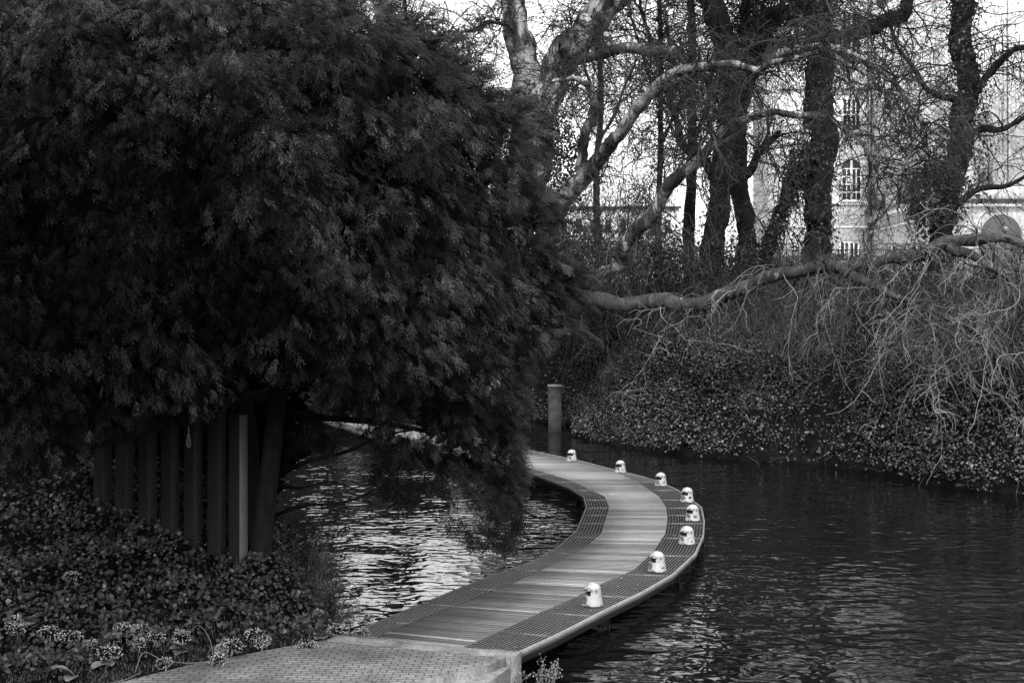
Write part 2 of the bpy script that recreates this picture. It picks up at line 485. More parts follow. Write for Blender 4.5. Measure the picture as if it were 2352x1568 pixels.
ys = np.arange(19.58, 66, .138)
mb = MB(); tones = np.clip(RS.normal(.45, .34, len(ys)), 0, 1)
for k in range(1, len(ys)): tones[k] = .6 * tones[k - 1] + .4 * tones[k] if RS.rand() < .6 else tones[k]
tones = np.clip(tones - .3 * np.clip((31 - ys) / 9, 0, 1), 0, 1)      # the planks near the landing get a darker tone
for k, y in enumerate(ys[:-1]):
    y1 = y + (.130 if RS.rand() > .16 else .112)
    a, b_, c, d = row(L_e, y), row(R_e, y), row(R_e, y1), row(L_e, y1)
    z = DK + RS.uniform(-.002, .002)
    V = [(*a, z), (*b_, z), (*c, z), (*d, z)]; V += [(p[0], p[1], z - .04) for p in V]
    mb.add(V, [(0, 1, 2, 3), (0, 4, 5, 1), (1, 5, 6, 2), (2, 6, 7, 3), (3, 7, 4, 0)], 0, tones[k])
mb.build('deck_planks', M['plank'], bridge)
# threshold strip
mb = MB(); a, b_ = row(L_e, 20.0), row(R_e, 20.0); mb.bar((*a, DK + .008), (*b_, DK + .008), .09, .012); mb.build('threshold_strip', M['steel'], bridge)

cross_y = [19.6, 20.8, 22.4, 24.0, 26.0, 28.0, 30.0, 31.9, 33.2, 34.5, 36.0, 38.0, 40.0, 42.0, 44.5, 47, 49, 51, 54, 57, 60, 63]


def grating(name, A, B, nb, y0):
    mb = MB()
    yy = np.unique(np.concatenate([np.arange(y0, 65, .5), A[:, 1], B[:, 1]])); yy = yy[(yy >= y0) & (yy < 65)]
    def line(f, y):
        p, q = row(A, y), row(B, y); return p * (1 - f) + q * f
    for j in range(nb + 1):
        f = j / nb; pts = np.array([line(f, y) for y in yy]); wd = .010 if 0 < j < nb else .02
        d = nrm(np.gradient(pts, axis=0)); n_ = np.stack([-d[:, 1], d[:, 0]], 1) * wd / 2
        V = []
        for z, s_ in ((DK - .004, 1), (DK - .004, -1), (DK - .045, -1), (DK - .045, 1)):
            V.append(np.c_[pts + n_ * s_, np.full(len(pts), z)])
        V = np.stack(V, 1); m_ = len(pts); i = np.arange(m_ - 1)[:, None] * 4; k = np.arange(4)[None]; k2 = (k + 1) % 4
        mb.add(V.reshape(-1, 3), np.stack([i + k, i + k2, i + 4 + k2, i + 4 + k], -1).reshape(-1, 4), 0)
    fine = np.arange(y0, 65, .04)
    for y in fine:                                   # fine cross rods
        p, q_ = row(A, y), row(B, y); z = DK - .012
        h = .005
        mb.add([(p[0], p[1] - h, z), (q_[0], q_[1] - h, z), (q_[0], q_[1] + h, z), (p[0], p[1] + h, z)], [(0, 1, 2, 3)], 1)
        mb.add([(p[0], p[1] - h, z - .03), (q_[0], q_[1] - h, z - .03), (q_[0], q_[1] - h, z), (p[0], p[1] - h, z)], [(0, 1, 2, 3)], 1)
    for y in cross_y:
        if y < y0: continue
        p, q_ = row(A, y), row(B, y); mb.bar((*p, DK - .012), (*q_, DK - .012), .018, .04, 0)
    for y in np.arange(y0 + .4, 64, .95):            # fixing clips
        for f in (.12, .9):
            p = line(f, y)
            for o_ in (-.05, .05): mb.box(p[0] + o_ - .02, p[0] + o_ + .02, p[1] - .015, p[1] + .015, DK, DK + .012, 0)
    return mb.build(name, [M['grate'], M['dark']], bridge)


M['fascia'] = simple('painted fascia', .17, .26, 3, .5, .4, .1)
M['grate'] = simple('grating steel', .06, .13, 6, .5, .5, 0)
grating('inner_grating', I_e, L_e, 8, 19.5)
grating('outer_grating', R_e, O_e, 13, 19.5)


def fascia(name, E, z0, z1, th, mat, off=0, y1=65, sgn=1):
    yy = np.unique(np.concatenate([E[0:1, 1], E[(E[:, 1] < y1)][:, 1], [y1]])); pts = np.array([[at_y(E, y), y] for y in yy])
    d = nrm(np.gradient(pts, axis=0)); n_ = np.stack([d[:, 1], -d[:, 0]], 1) * sgn
    A, B = pts + n_ * off, pts + n_ * (off + th); mb = MB(); m_ = len(pts)
    V = np.stack([np.c_[A, np.full(m_, z0)], np.c_[B, np.full(m_, z0)], np.c_[B, np.full(m_, z1)], np.c_[A, np.full(m_, z1)]], 1)
    i = np.arange(m_ - 1)[:, None] * 4; k = np.arange(4)[None]; k2 = (k + 1) % 4
    mb.add(V.reshape(-1, 3), np.stack([i + k, i + k2, i + 4 + k2, i + 4 + k], -1).reshape(-1, 4), 0)
    mb.add(V.reshape(-1, 3), [(0, 1, 2, 3)], 0)
    return mb.build(name, mat, bridge)


fascia('outer_fascia', O_e, DK - .105, DK + .002, .02, M['fascia'], .012)
fascia('inner_fascia', I_e, DK - .105, DK - .004, .02, M['darksteel'], .012, sgn=-1)
fascia('outer_beam', O_e, DK - .26, DK - .107, .08, M['darksteel'], -.16)
fascia('inner_beam', I_e, DK - .26, DK - .107, .08, M['darksteel'], -.16, sgn=-1)
for y in (23.1, 27.2, 31.0, 35.0, 39.0, 43.5, 49, 56):
    mb = MB(); xi, xo = at_y(I_e, y) + .3, at_y(O_e, y) - .22
    mb.box(xi, xo, y - .06, y + .06, DK - .40, DK - .27)
    for x in (xi + .1, xo - .05):
        mb.box(x - .07, x + .07, y - .012, y + .012, -1.2, DK - .265)
        mb.box(x - .082, x - .07, y - .07, y + .07, -1.2, DK - .265); mb.box(x + .07, x + .082, y - .07, y + .07, -1.2, DK - .265)
    mb.bar((xo - .7, y - .08, DK - .3), (xo - .1, y - .08, DK - .5), .05, .05)
    mb.build('pier', M['darksteel'], bridge)

mb = MB(); n = 240; yy_ = RS.uniform(20.5, 52, n); ff = RS.rand(n)
O = np.array([[*(row(I_e, y) * (1 - f) + row(O_e, y) * f), DK + .006] for y, f in zip(yy_, ff)]); a_ = RS.uniform(0, 6.28, n); sz = RS.uniform(.008, .022, n)
V = np.stack([O + np.c_[np.cos(a_ + k * 2.1) * sz * (1 + .5 * (k == 0)), np.sin(a_ + k * 2.1) * sz, .004 * np.ones(n) * k] for k in range(3)], 1)
mb.add(V.reshape(-1, 3), np.arange(3 * n).reshape(-1, 3), 0, np.repeat(RS.rand(n), 3)); stuff(mb.build('leaf_litter', leaf_mat('litter', .01, .45, .8, .2)), 'scattered bits of leaf and petal lying on the walkway', 'litter')

# ------------------------------------------------------------------ bollard lamps
def make_lamp(loc, label):
    t_ = thing('bollard_lamp', label, 'bollard lamp', loc, 'white bollard lamps along the footbridge')
    prof = [(.187, 0), (.187, .012), (.183, .03), (.172, .09), (.163, .145), (.160, .168), (.156, .19), (.152, .22), (.150, .245), (.150, .262)]
    for a_ in np.linspace(0, 90, 9)[1:]: prof.append((.15 * math.cos(radians(a_)) + 1e-4, .262 + .125 * math.sin(radians(a_))))
    prof = np.array(prof); seg = 40; ang = np.arange(seg) * 2 * math.pi / seg
    V = np.stack([prof[:, None, 0] * np.cos(ang), prof[:, None, 0] * np.sin(ang), np.repeat(prof[:, 1:2], seg, 1)], -1).reshape(-1, 3)
    half = 7
    def cutq(i, k): return 5 <= i < 9 and (k < half or k >= seg - half)     # opening faces local +X
    Fq = [(i * seg + k, i * seg + (k + 1) % seg, (i + 1) * seg + (k + 1) % seg, (i + 1) * seg + k) for i in range(len(prof) - 1) for k in range(seg) if not cutq(i, k)]
    L = np.array(loc); mb = MB(); mb.add(V + L, Fq)
    # brim over the slot and sill below it, giving the shell its thickness
    for (r, z, dz_) in ((.156, prof[9][1], .012), (.166, prof[5][1], -.014)):
        aa = np.linspace(-half, half, 15) * 2 * math.pi / seg
        inn = np.c_[.07 * np.cos(aa), .07 * np.sin(aa), np.full(15, z)]; out = np.c_[r * np.cos(aa), r * np.sin(aa), np.full(15, z)]
        out2 = out + [0, 0, dz_]; W = np.vstack([inn, out, out2]) + L
        mb.add(W, [(i, i + 1, 16 + i, 15 + i) for i in range(14)] + [(15 + i, 16 + i, 31 + i, 30 + i) for i in range(14)])
    mb.build('housing', M['white'], t_, smooth=False)
    mb = MB(); aa = np.linspace(-half - 1, half + 1, 17) * 2 * math.pi / seg
    lo = np.c_[.085 * np.cos(aa), .085 * np.sin(aa), np.full(17, .16)]; hi = lo + [0, 0, .11]
    mb.add(np.vstack([lo, hi]) + L, [(i, i + 1, 18 + i, 17 + i) for i in range(16)])
    for s_ in (-1, 1):
        a_ = s_ * half * 2 * math.pi / seg; c_, n_ = math.cos(a_), math.sin(a_)
        mb.add(np.array([(.05 * c_, .05 * n_, .16), (.155 * c_, .155 * n_, .16), (.148 * c_, .148 * n_, .262), (.05 * c_, .05 * n_, .262)]) + L, [(0, 1, 2, 3)])
    mb.build('light_opening', M['dark'], t_)
    mb = MB(); mb.lathe([(.001, .166), (.05, .17), (.055, .19), (.045, .205), (.001, .21)], 16, (L[0] + .045, L[1], L[2]))
    mb.build('lens', M['glass'], t_, smooth=True)
    return t_


def sticker(lamp, a0_, a1_, z0, z1, mat='sticker'):
    """a curved sticker wrapped on the housing"""
    L = np.array(lamp.location); mb = MB(); aa = np.radians(np.linspace(a0_, a1_, 8)); r0, r1 = .187 - z0 * .165 + .002, .187 - z1 * .165 + .002
    lo = np.c_[r0 * np.cos(aa), r0 * np.sin(aa), np.full(8, z0)]; hi = np.c_[r1 * np.cos(aa), r1 * np.sin(aa), np.full(8, z1)]
    R = lamp.rotation_euler[2]; c_, s_ = math.cos(R), math.sin(R)
    mb.add(np.vstack([lo, hi]) + L, [(i, i + 1, 9 + i, 8 + i) for i in range(7)])
    return mb.build('sticker', M[mat], lamp)


def scribble(lamp, a0_, a1_, z0, z1, seed, n=5):
    r = np.random.RandomState(seed); mb = MB(); L = np.array(lamp.location)
    for k in range(n):
        c_ = a0_ + (a1_ - a0_) * (k + .5) / n; wv = (a1_ - a0_) / n * .5
        q_ = np.c_[c_ + r.uniform(-wv, wv, 5), r.uniform(z0, z1, 5)]; q_ = spline(q_, 14)
        rr = .187 - q_[:, 1] * .165 + .002; aa = np.radians(q_[:, 0])
        mb.tubes(np.c_[rr * np.cos(aa), rr * np.sin(aa), q_[:, 1]] + L, np.full(14, .0045), 4)
    return mb.build('scribble', M['paint'], lamp)


lamps_px = [(1361, 1391), (1509, 1313), (1578, 1250), (1591, 1197), (1578, 1154), (1518, 1117), (1425, 1087), (1313, 1060)]
rots = [192, 192, 200, 203, 207, 210, 218, 225]
labs = ['largest white bollard lamp at the near end of the walkway, dark sticker below its slot',
        'white bollard lamp with a thin outlined square sticker, second from the near end',
        'white bollard lamp with a black spot on its dome, just before the bend',
        'white bollard lamp with a pale framed sticker at the widest point of the bend',
        'white bollard lamp with a small square black sticker beside its slot, above the bend',
        'white bollard lamp with a broad black scrawl around its base, beyond the bend',
        'white bollard lamp with faint grey scribbles, second from the far end',
        'smallest white bollard lamp at the far end, scribbled over and nearest the ivy bank']
proto = None
for k, ((x, y), rz, lb) in enumerate(zip(lamps_px, rots, labs)):
    p = atz(x, y - 3, DK + .008)
    if proto is None:
        lp = proto = make_lamp(tuple(p), lb); lp.rotation_euler = (0, 0, 0)
    else:
        lp = copy_tree(proto, tuple(p), 0, lb)
    lp['_r'] = rz
    lp.matrix_world.translation = Vector(tuple(p)); lamps_px[k] = lp
view = lambda lp: math.degrees(math.atan2(-lp.location.y, -lp.location.x)) % 360
for k, lp in enumerate(lamps_px):
    rz = lp['_r']; fr = view(lp) - rz                       # local angle that faces the camera
    if k == 0: sticker(lp, -18, 38, .03, .13)
    if k == 1: sticker(lp, fr - 10, fr - 9, .08, .2, 'paint'); sticker(lp, fr - 10, fr + 20, .19, .195, 'paint'); sticker(lp, fr + 20, fr + 21, .08, .2, 'paint'); sticker(lp, fr + 30, fr + 55, .06, .1); sticker(lp, fr - 70, fr - 40, .04, .12)
    if k == 2: sticker(lp, fr - 20, fr - 10, .24, .262, 'paint'); sticker(lp, fr + 5, fr + 35, .14, .145, 'paint'); sticker(lp, fr + 5, fr + 10, .06, .14, 'sticker'); sticker(lp, fr + 30, fr + 40, .05, .08, 'paint')
    if k == 3: sticker(lp, fr + 5, fr + 40, .07, .145)
    if k == 4: sticker(lp, fr + 15, fr + 40, .10, .155, 'paint'); sticker(lp, fr - 60, fr - 42, .04, .11, 'paint')
    if k == 5: scribble(lp, fr - 60, fr + 20, .03, .12, 3, 7); scribble(lp, fr + 20, fr + 50, .03, .17, 5, 3)
    if k == 6: scribble(lp, fr - 20, fr + 50, .03, .14, 8, 4)
    if k == 7: scribble(lp, fr - 60, fr + 40, .03, .11, 9, 6)
    del lp['_r']
    lp.rotation_euler = (radians((0, 1.2, -.8, 1, -1.3, .6, 1.4, -1)[k]), radians((0, -1, 1.2, .5, -.7, 1.1, -.6, .8)[k]), radians(rz))

# ------------------------------------------------------------------ foliage templates
LEAF_V = [(0, 0, 0), (.35, .5, .12), (.62, .3, .08), (1, 0, -.05), (.62, -.3, .08), (.35, -.5, .12), (.45, 0, 0)]
LEAF_F = [(0, 6, 1), (1, 6, 2), (2, 6, 3), (3, 6, 4), (4, 6, 5), (5, 6, 0)]
IVY_F4 = [(0, 6, 1), (1, 6, 3), (3, 6, 5), (5, 6, 0)]


def frames(n, normal, tiltv=.6, droop=None):
    """random frames around given normals; X axis lies in the leaf plane"""
    N = nrm(normal + RS.normal(0, tiltv, (n, 3)))
    R = RS.normal(0, 1, (n, 3)) if droop is None else droop + RS.normal(0, .5, (n, 3))
    X = nrm(R - (R * N).sum(1, keepdims=True) * N); return X, np.cross(N, X), N


def shoot_template(seed):
    """a yew spray: an arching axis with side shoots, each ranked with short flat needles"""
    r = np.random.RandomState(seed); V, Fc = [], []
    def shoot(o, d, L, n):
        d = np.array(d, float); pts = []
        for i in range(n + 1):
            f = i / n; pts.append(o + d * L * f + np.array([0, 0, -.35 * L * f * f]))
        for i in range(1, n + 1):
            p = pts[i]; tg = nrm(pts[i] - pts[i - 1]); sd_ = nrm(np.cross(tg, (0, 0, 1)))
            for s_ in (-1, 1):
                tip = p + (sd_ * s_ * .85 + tg * .55) * .040 * (1 - .35 * i / n) + np.array([0, 0, r.uniform(-.004, .008)])
                k = len(V); V.extend([p - tg * .010, p + tg * .010, tip]); Fc.append((k, k + 1, k + 2))
        k = len(V); s0 = nrm(np.cross(d, (0, 0, 1))) * .003
        V.extend([o - s0, o + s0, pts[-1]]); Fc.append((k, k + 1, k + 2)); return pts
    ax = shoot(np.zeros(3), (1, 0, 0), .34, 8)
    for i, s_ in ((1, 1), (2, -1), (4, 1), (5, -1), (3, 1)):
        a_ = radians(r.uniform(26, 48)); shoot(ax[i], (math.cos(a_), s_ * math.sin(a_), r.uniform(-.1, .1)), r.uniform(.10, .17), 4)
    return np.array(V), Fc


# ------------------------------------------------------------------ the yew
CROWN = [(-60, -60), (860, -60), (880, 30), (905, 70), (950, 95), (1000, 130), (1015, 180), (1060, 215), (1085, 262), (1150, 250), (1190, 300), (1205, 420), (1240, 470), (1248, 560), (1290, 600), (1255, 645), (1285, 720), (1245, 790), (1198, 850), (1194, 920), (1184, 960), (1182, 1040), (1190, 1105),
         (1172, 1170), (1110, 1150), (1050, 1095), (980, 1055), (890, 1000), (800, 960), (700, 860), (560, 850), (500, 900), (420, 970), (330, 975), (240, 960), (190, 1020), (110, 1075), (0, 1100), (-60, 1100)]


def inside(P, poly):
    poly = np.asarray(poly, float); x, y = P[:, 0], P[:, 1]; r = np.zeros(len(P), bool)
    for (x0, y0), (x1, y1) in zip(poly, np.roll(poly, -1, 0)):
        c_ = ((y0 > y) != (y1 > y)) & (x < (x1 - x0) * (y - y0) / (y1 - y0 + 1e-9) + x0); r ^= c_
    return r


def crown_depth(x, y):
    u = (x - 480) / 900; v_ = (y - 480) / 800
    return 19.6 + 6.4 * u ** 2 * (u > 0) + 2.0 * u ** 2 * (u <= 0) + 1.8 * v_ ** 2


def yew_points(n, dmin, dmax):
    P = RS.uniform((-60, -60), (1340, 1270), (n * 3, 2)); P = P[inside(P, CROWN)][:n]
    D = crown_depth(P[:, 0], P[:, 1]) + RS.uniform(dmin, dmax, len(P))
    return P, D


yew = thing('yew_tree', 'huge dark evergreen yew spreading over the left bank and drooping to the water', 'tree', tuple(hit(600, 1285)))
# boughs as drooping pads
P, D = yew_points(760, 0, 2.2)
ed, _ = seg_d(P, CROWN)
C = np.stack([at(x, y, d) for (x, y), d in zip(P, D)])
rad = np.minimum(RS.uniform(.25, .95, len(P)), .10 + ed * D / F)
tpl = [shoot_template(s_) for s_ in (1, 2, 3)]
mb = MB()
cols = []
for ti, (TV, TF) in enumerate(tpl):
    n0 = 7600; n = n0 * 5
    w_ = rad ** 2 + .04; pick = np.repeat(RS.choice(len(C), n0, p=w_ / w_.sum()), 5)
    u = nrm(RS.normal(0, 1, (n0, 3)) + np.array([0, -.55, .15])); u = nrm(np.repeat(u, 5, 0) + RS.normal(0, .16, (n, 3))); rr = rad[pick, None] * np.repeat(RS.uniform(.65, 1.12, (n0, 1)), 5, 0)
    tt_ = np.repeat(RS.normal(0, .13, n0), 5)
    O = C[pick] + u * rr * np.array([1.05, 1, .85])
    out = nrm(u * np.array([1, 1, .4]) + np.array([.3, -.1, -.7]) + np.repeat(RS.normal(0, .35, (n0, 3)), 5, 0) + RS.normal(0, .12, (n, 3)))
    up = nrm(u * .5 + np.array([0, -.35, .8]) + RS.normal(0, .35, (n, 3)))
    Y = nrm(np.cross(up, out)); Z = np.cross(out, Y)
    blob_t = RS.beta(1.3, 2.2, len(C))
    mb.scatter(TV, TF, O, out, Y, Z, RS.uniform(.42, .85, n), 0, np.clip(blob_t[pick] + tt_, 0, 1) ** 1.25, .75)
# boughs that stick out of the silhouette
nB = 260; kb = RS.randint(0, len(edge_pts := spline(np.array(CROWN[2:24], float), 170)), nB)
for q_ in kb:
    ex, ey = edge_pts[q_]
    if ey > 740: continue
    o_ = at(ex - 22, ey + 12, crown_depth(ex, ey) + RS.uniform(0, 1.6)); dv = nrm(np.array([RS.uniform(.3, 1), RS.uniform(-.5, .3), RS.uniform(-.35, 1.0 if ey < 300 else .25)])); ln = RS.uniform(.25, 1.0); m_ = 16
    f_ = np.linspace(.1, 1, m_)[:, None]; O = o_ + dv * ln * f_ - np.array([0, 0, .18]) * f_ ** 2 * ln
    out = nrm(dv + RS.normal(0, .5, (m_, 3)) * (1.1 - f_) + [0, 0, -.2]); up = nrm(RS.normal(0, .4, (m_, 3)) + [0, -.6, .7]); Y = nrm(np.cross(up, out)); mb.scatter(*tpl[q_ % 3], O, out, Y, np.cross(out, Y), RS.uniform(.6, 1.1, m_), 0, np.full(m_, RS.uniform(.1, .7)))
    mb.tubes(np.stack([o_ - dv * .4, o_ + dv * ln * .9 - [0, 0, .15 * ln]]), np.array([.012, .004]), 4, 1)
# the low back of the crown, reaching the slope behind the posts
n = 9000; bx = RS.uniform(-80, 700, n); by = RS.uniform(780, 1240, n); lim = np.interp(bx, [-80, 250, 560, 700], [1130, 1165, 1230, 1010]); kp = by < lim; bx, by = bx[kp], by[kp]; n = len(bx)
O = np.stack([at(x, y, d) for x, y, d in zip(bx, by, RS.uniform(27.5, 34, n))]); X, Y, Z = frames(n, np.tile([0, -.5, .6], (n, 1)), .8)
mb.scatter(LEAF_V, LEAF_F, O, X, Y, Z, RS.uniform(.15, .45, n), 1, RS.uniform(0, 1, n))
# ragged outer sprigs on the sky side
edge_pts = spline(np.array(CROWN[2:26], float), 170)
nE = 3500; k = RS.randint(0, len(edge_pts), nE); ep = edge_pts[k] + RS.normal(0, 12, (nE, 2)) - [8, 0]
O = np.stack([at(x, y, crown_depth(x, y) + RS.uniform(0, 1.5)) for x, y in ep])
out = nrm(np.c_[RS.uniform(.2, 1, nE), RS.normal(0, .4, nE), RS.uniform(-.7, .7, nE)])
up = nrm(RS.normal(0, .4, (nE, 3)) + [0, -.6, .7]); Y = nrm(np.cross(up, out))
mb.scatter(*tpl[0], O, out, Y, np.cross(out, Y), RS.uniform(.45, .85, nE), 0, RS.uniform(.2, .8, nE))
# inner and far side of the crown: coarser dark sprays, added to block sky light
P2, D2 = yew_points(13000, 1.9, 9.5); e2, _ = seg_d(P2, CROWN); keep = e2 > 34; P2, D2 = P2[keep], D2[keep]
shrink = np.clip((D2 - crown_depth(P2[:, 0], P2[:, 1])) / 30, 0, .3)[:, None]
P2 = P2 * (1 - shrink) + np.array([500, 420]) * shrink
O = np.stack([at(x, y, d) for (x, y), d in zip(P2, D2)]); n = len(O)
X, Y, Z = frames(n, np.tile([0, -.5, .6], (n, 1)), .8)
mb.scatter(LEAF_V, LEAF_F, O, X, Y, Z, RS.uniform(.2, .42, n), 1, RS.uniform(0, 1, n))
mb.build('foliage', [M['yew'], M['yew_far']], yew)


def limb_pts(px, n=None, z=None):
    A = np.array([[*at(x, y, D), w_ * D / F / 2] for x, y, D, w_ in px]); n = n or len(px) * 6
    S = spline(A, n); return S[:, :3], S[:, 3]


mb = MB()
b0 = hit(596, 1288)
p_, r_ = limb_pts([(585, 1330, b0[1], 60), (597, 1270, b0[1], 52), (612, 1150, b0[1], 46), (628, 1000, b0[1] + .1, 44), (640, 860, b0[1] + .3, 42), (650, 600, b0[1] + .5, 34), (640, 300, b0[1] + .5, 24)]); mb.tubes(p_, r_, 12)
p_, r_ = limb_pts([(560, 1330, b0[1] + .6, 60), (570, 1150, b0[1] + .8, 55), (560, 950, b0[1] + 1, 50), (500, 700, b0[1] + 1, 34)]); mb.tubes(p_, r_, 12)
mb.build('trunk', M['yewbark'], yew, smooth=True)
for br_ in ([(640, 900, 26.2, 30), (520, 925, 24.5, 26), (400, 965, 23.6, 22), (300, 1000, 23.2, 16), (200, 1030, 23, 10)],
            [(640, 1090, 26, 14), (700, 1062, 25, 11), (800, 1035, 24.5, 9), (880, 1000, 24.2, 6), (960, 985, 24, 3)],
            [(625, 1110, 26, 10), (690, 1120, 25, 7), (760, 1105, 24.5, 5), (830, 1130, 24, 3)],
            [(600, 1200, 26, 10), (680, 1165, 25.5, 8), (800, 1150, 25, 6), (900, 1110, 24.5, 4), (1010, 1100, 24.5, 2.5)],
            [(640, 950, 26, 24), (760, 960, 25.5, 16), (900, 975, 25, 12), (1050, 1010, 25, 8), (1180, 1080, 25, 4)],
            [(600, 500, 26, 20), (760, 300, 24, 12), (860, 120, 23.5, 7), (905, 10, 23.5, 3)],
            [(640, 600, 26, 20), (850, 470, 25, 12), (1000, 330, 25, 7), (1075, 225, 25, 3)]):
    p_, r_ = limb_pts(br_); mb = MB(); mb.tubes(p_, r_, 8); mb.build('branch', M['yewbark'], yew, smooth=True)

# lacy drooping sprays hanging towards the water
mb = MB(); n = 1000
lx = RS.uniform(660, 1200, n); base = np.interp(lx, [660, 800, 950, 1100, 1160, 1200], [1000, 1070, 1170, 1250, 1260, 1180])
ly = RS.uniform(940, 1, n) * 0 + (base - np.abs(RS.normal(0, 70, n)))
cl = np.sin(lx * .045) + np.sin(lx * .019 + ly * .02) + RS.normal(0, .5, n); keep = (cl > .1) & (ly > 930); lx, ly = lx[keep], ly[keep]; n = len(lx)
O = np.stack([at(x, y, 24.6 + RS.uniform(-.6, 1.2)) for x, y in zip(lx, ly)])
out = nrm(np.c_[RS.uniform(-.1, .7, n), RS.normal(0, .4, n), RS.uniform(-1, -.1, n)]); up = nrm(RS.normal(0, .4, (n, 3)) + [0, -.8, .4]); Y = nrm(np.cross(up, out))
mb.scatter(*tpl[1], O, out, Y, np.cross(out, Y), RS.uniform(.7, 1.2, n), 0, RS.uniform(.1, .6, n))
mb.build('drooping_sprays', M['yew'], yew)

# ------------------------------------------------------------------ stone posts under the yew
posts_px = [(547, 1289), (498, 1266), (444, 1240), (391, 1212), (339, 1186), (286, 1166), (236, 1150)]
plabs = ['concrete post beside the yew trunk, foremost of the row with its pebbled edge in daylight', 'tall dark slab post with a spiral over three painted bars', 'tall dark slab post with a looped scrawl and a whisk hanging before it',
         'tall dark slab post with a circle above a painted zigzag', 'tall dark slab post with a painted arch and two bars', 'tall dark slab post with a small eye-shaped scrawl', 'dark slab post in deep shade with no paint on it, second deepest under the yew', 'deepest slab post at the shaded far end of the row under the yew']


def ribbon(mb, pts2, O, ux, r=.009):
    P_ = spline(np.array(pts2, float), 22); W = O + P_[:, :1] * ux + P_[:, 1:] * np.array([0, 0, 1.]); mb.tubes(W, np.full(22, r), 4)


for k, ((x, y), lb) in enumerate(zip(posts_px, plabs)):
    D = 24.0 + k * .28; X0 = (x - 1176) * D / F; g = H([(X0, D)])[0]; topz = CZ - (952 + (0, -9, 4, -5, 6, -4, 2)[k] - 731) * D / F
    t_ = thing('stone_post', lb, 'post', (X0, D, g), 'row of slab posts under the yew')
    wd, dp, rz = .25, .27, radians(-20 + (0, 3, -3, 2, -4, 4, -2)[k])
    c_, s_ = math.cos(rz), math.sin(rz); ux = np.array([c_, s_, 0.]); uy = np.array([-s_, c_, 0.])
    mb = MB(); h = topz
    def P3(a, b_, z): v = np.array([X0, D, 0.]) + ux * a + uy * b_; v[2] = z; return v
    bv = .012
    ring = [(-wd / 2 + bv, -dp / 2), (wd / 2 - bv, -dp / 2), (wd / 2, -dp / 2 + bv), (wd / 2, dp / 2 - bv), (wd / 2 - bv, dp / 2), (-wd / 2 + bv, dp / 2), (-wd / 2, dp / 2 - bv), (-wd / 2, -dp / 2 + bv)]
    V = [P3(a, b_, g - .5) for a, b_ in ring] + [P3(a, b_, h - .012) for a, b_ in ring] + [P3(a * .94, b_ * .94, h) for a, b_ in ring]
    mb.add(V, [(i, (i + 1) % 8, 8 + (i + 1) % 8, 8 + i) for i in range(8)] + [(8 + i, 8 + (i + 1) % 8, 16 + (i + 1) % 8, 16 + i) for i in range(8)])
    mb.add(V, [tuple(range(16, 24))])
    for j_ in (1, 2):                                  # right-hand faces paler, pebbledashed on the first post: side light put into the colour
        pass
    f0_ = mb.Fs[0][0]; side = np.zeros(len(f0_), bool); side[[1, 2, 9, 10]] = True; mb.Fs[0] = (f0_[~side], 0); mb.Fs.append((f0_[side], 1))
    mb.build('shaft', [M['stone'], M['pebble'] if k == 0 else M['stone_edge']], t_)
    mk = MB(); O = P3(0, -dp / 2 - .002, 0); O[2] = h - 1.45
    if k == 1:
        th = np.linspace(0, 11, 9); ribbon(mk, [(.008 * a * math.cos(a), .012 * a * math.sin(a)) for a in th], O, ux)
        for j in range(3): ribbon(mk, [(-.11, -.17 - j * .06), (.0, -.155 - j * .06), (.11, -.18 - j * .06)], O, ux, .011 if j < 2 else .007)
    if k == 2:
        ribbon(mk, [(-.09, .35), (-.08, .6), (-.02, .42), (.07, .6), (.07, .3)], O, ux); ribbon(mk, [(-.05, .25), (-.05, .05), (.03, .0), (.03, .25)], O, ux)
        ribbon(mk, [(.0, .0), (0, -.25), (-.08, -.33), (-.09, -.2), (0, -.13), (.12, -.2)], O, ux)
    if k == 3:
        th = np.linspace(0, 9, 9); ribbon(mk, [(.011 * a * math.cos(a), .35 + .011 * a * math.sin(a)) for a in th], O, ux)
        ribbon(mk, [(-.09, -.2), (-.08, .15), (0, -.05), (.07, .15), (.08, -.25)], O, ux)
    if k == 4:
        ribbon(mk, [(-.09, -.2), (-.07, .1), (0, .17), (.07, .08), (.08, -.2)], O, ux)
        for j in range(2): ribbon(mk, [(-.11, .0 - j * .05), (.11, .02 - j * .06)], O, ux)
    if k == 5:
        ribbon(mk, [(0, .15), (.07, .0), (.02, -.18), (-.06, 0), (0, .15)], O, ux); ribbon(mk, [(-.08, .22), (.1, .2)], O, ux)
    if mk.V: mk.build('graffiti', M['paint'], t_)

# hanging wire whisk
wp = at(433, 970, 23.6); mb = MB()
mb.tubes(np.array([wp + (0, 0, .5), wp + (.002, 0, .2), wp]), np.full(3, .003), 4)
mb.tubes(np.array([wp, wp - (0, 0, .16)]), np.full(2, .011), 6)
for a_ in np.linspace(0, math.pi, 5)[:-1]:
    u = np.array([math.cos(a_), math.sin(a_), 0]); q_ = [(0, -.16), (.022, -.26), (.042, -.36), (.03, -.43), (0, -.45), (-.03, -.43), (-.042, -.36), (-.022, -.26), (0, -.16)]
    S = spline(np.array(q_), 30); mb.tubes(wp + S[:, :1] * u + S[:, 1:] * np.array([0, 0, 1.]), np.full(30, .0028), 4)
tag(mb.build('hanging_whisk', M['steel'], origin=wp), 'small wire whisk hanging on a cord in front of the dark slab posts', 'whisk')

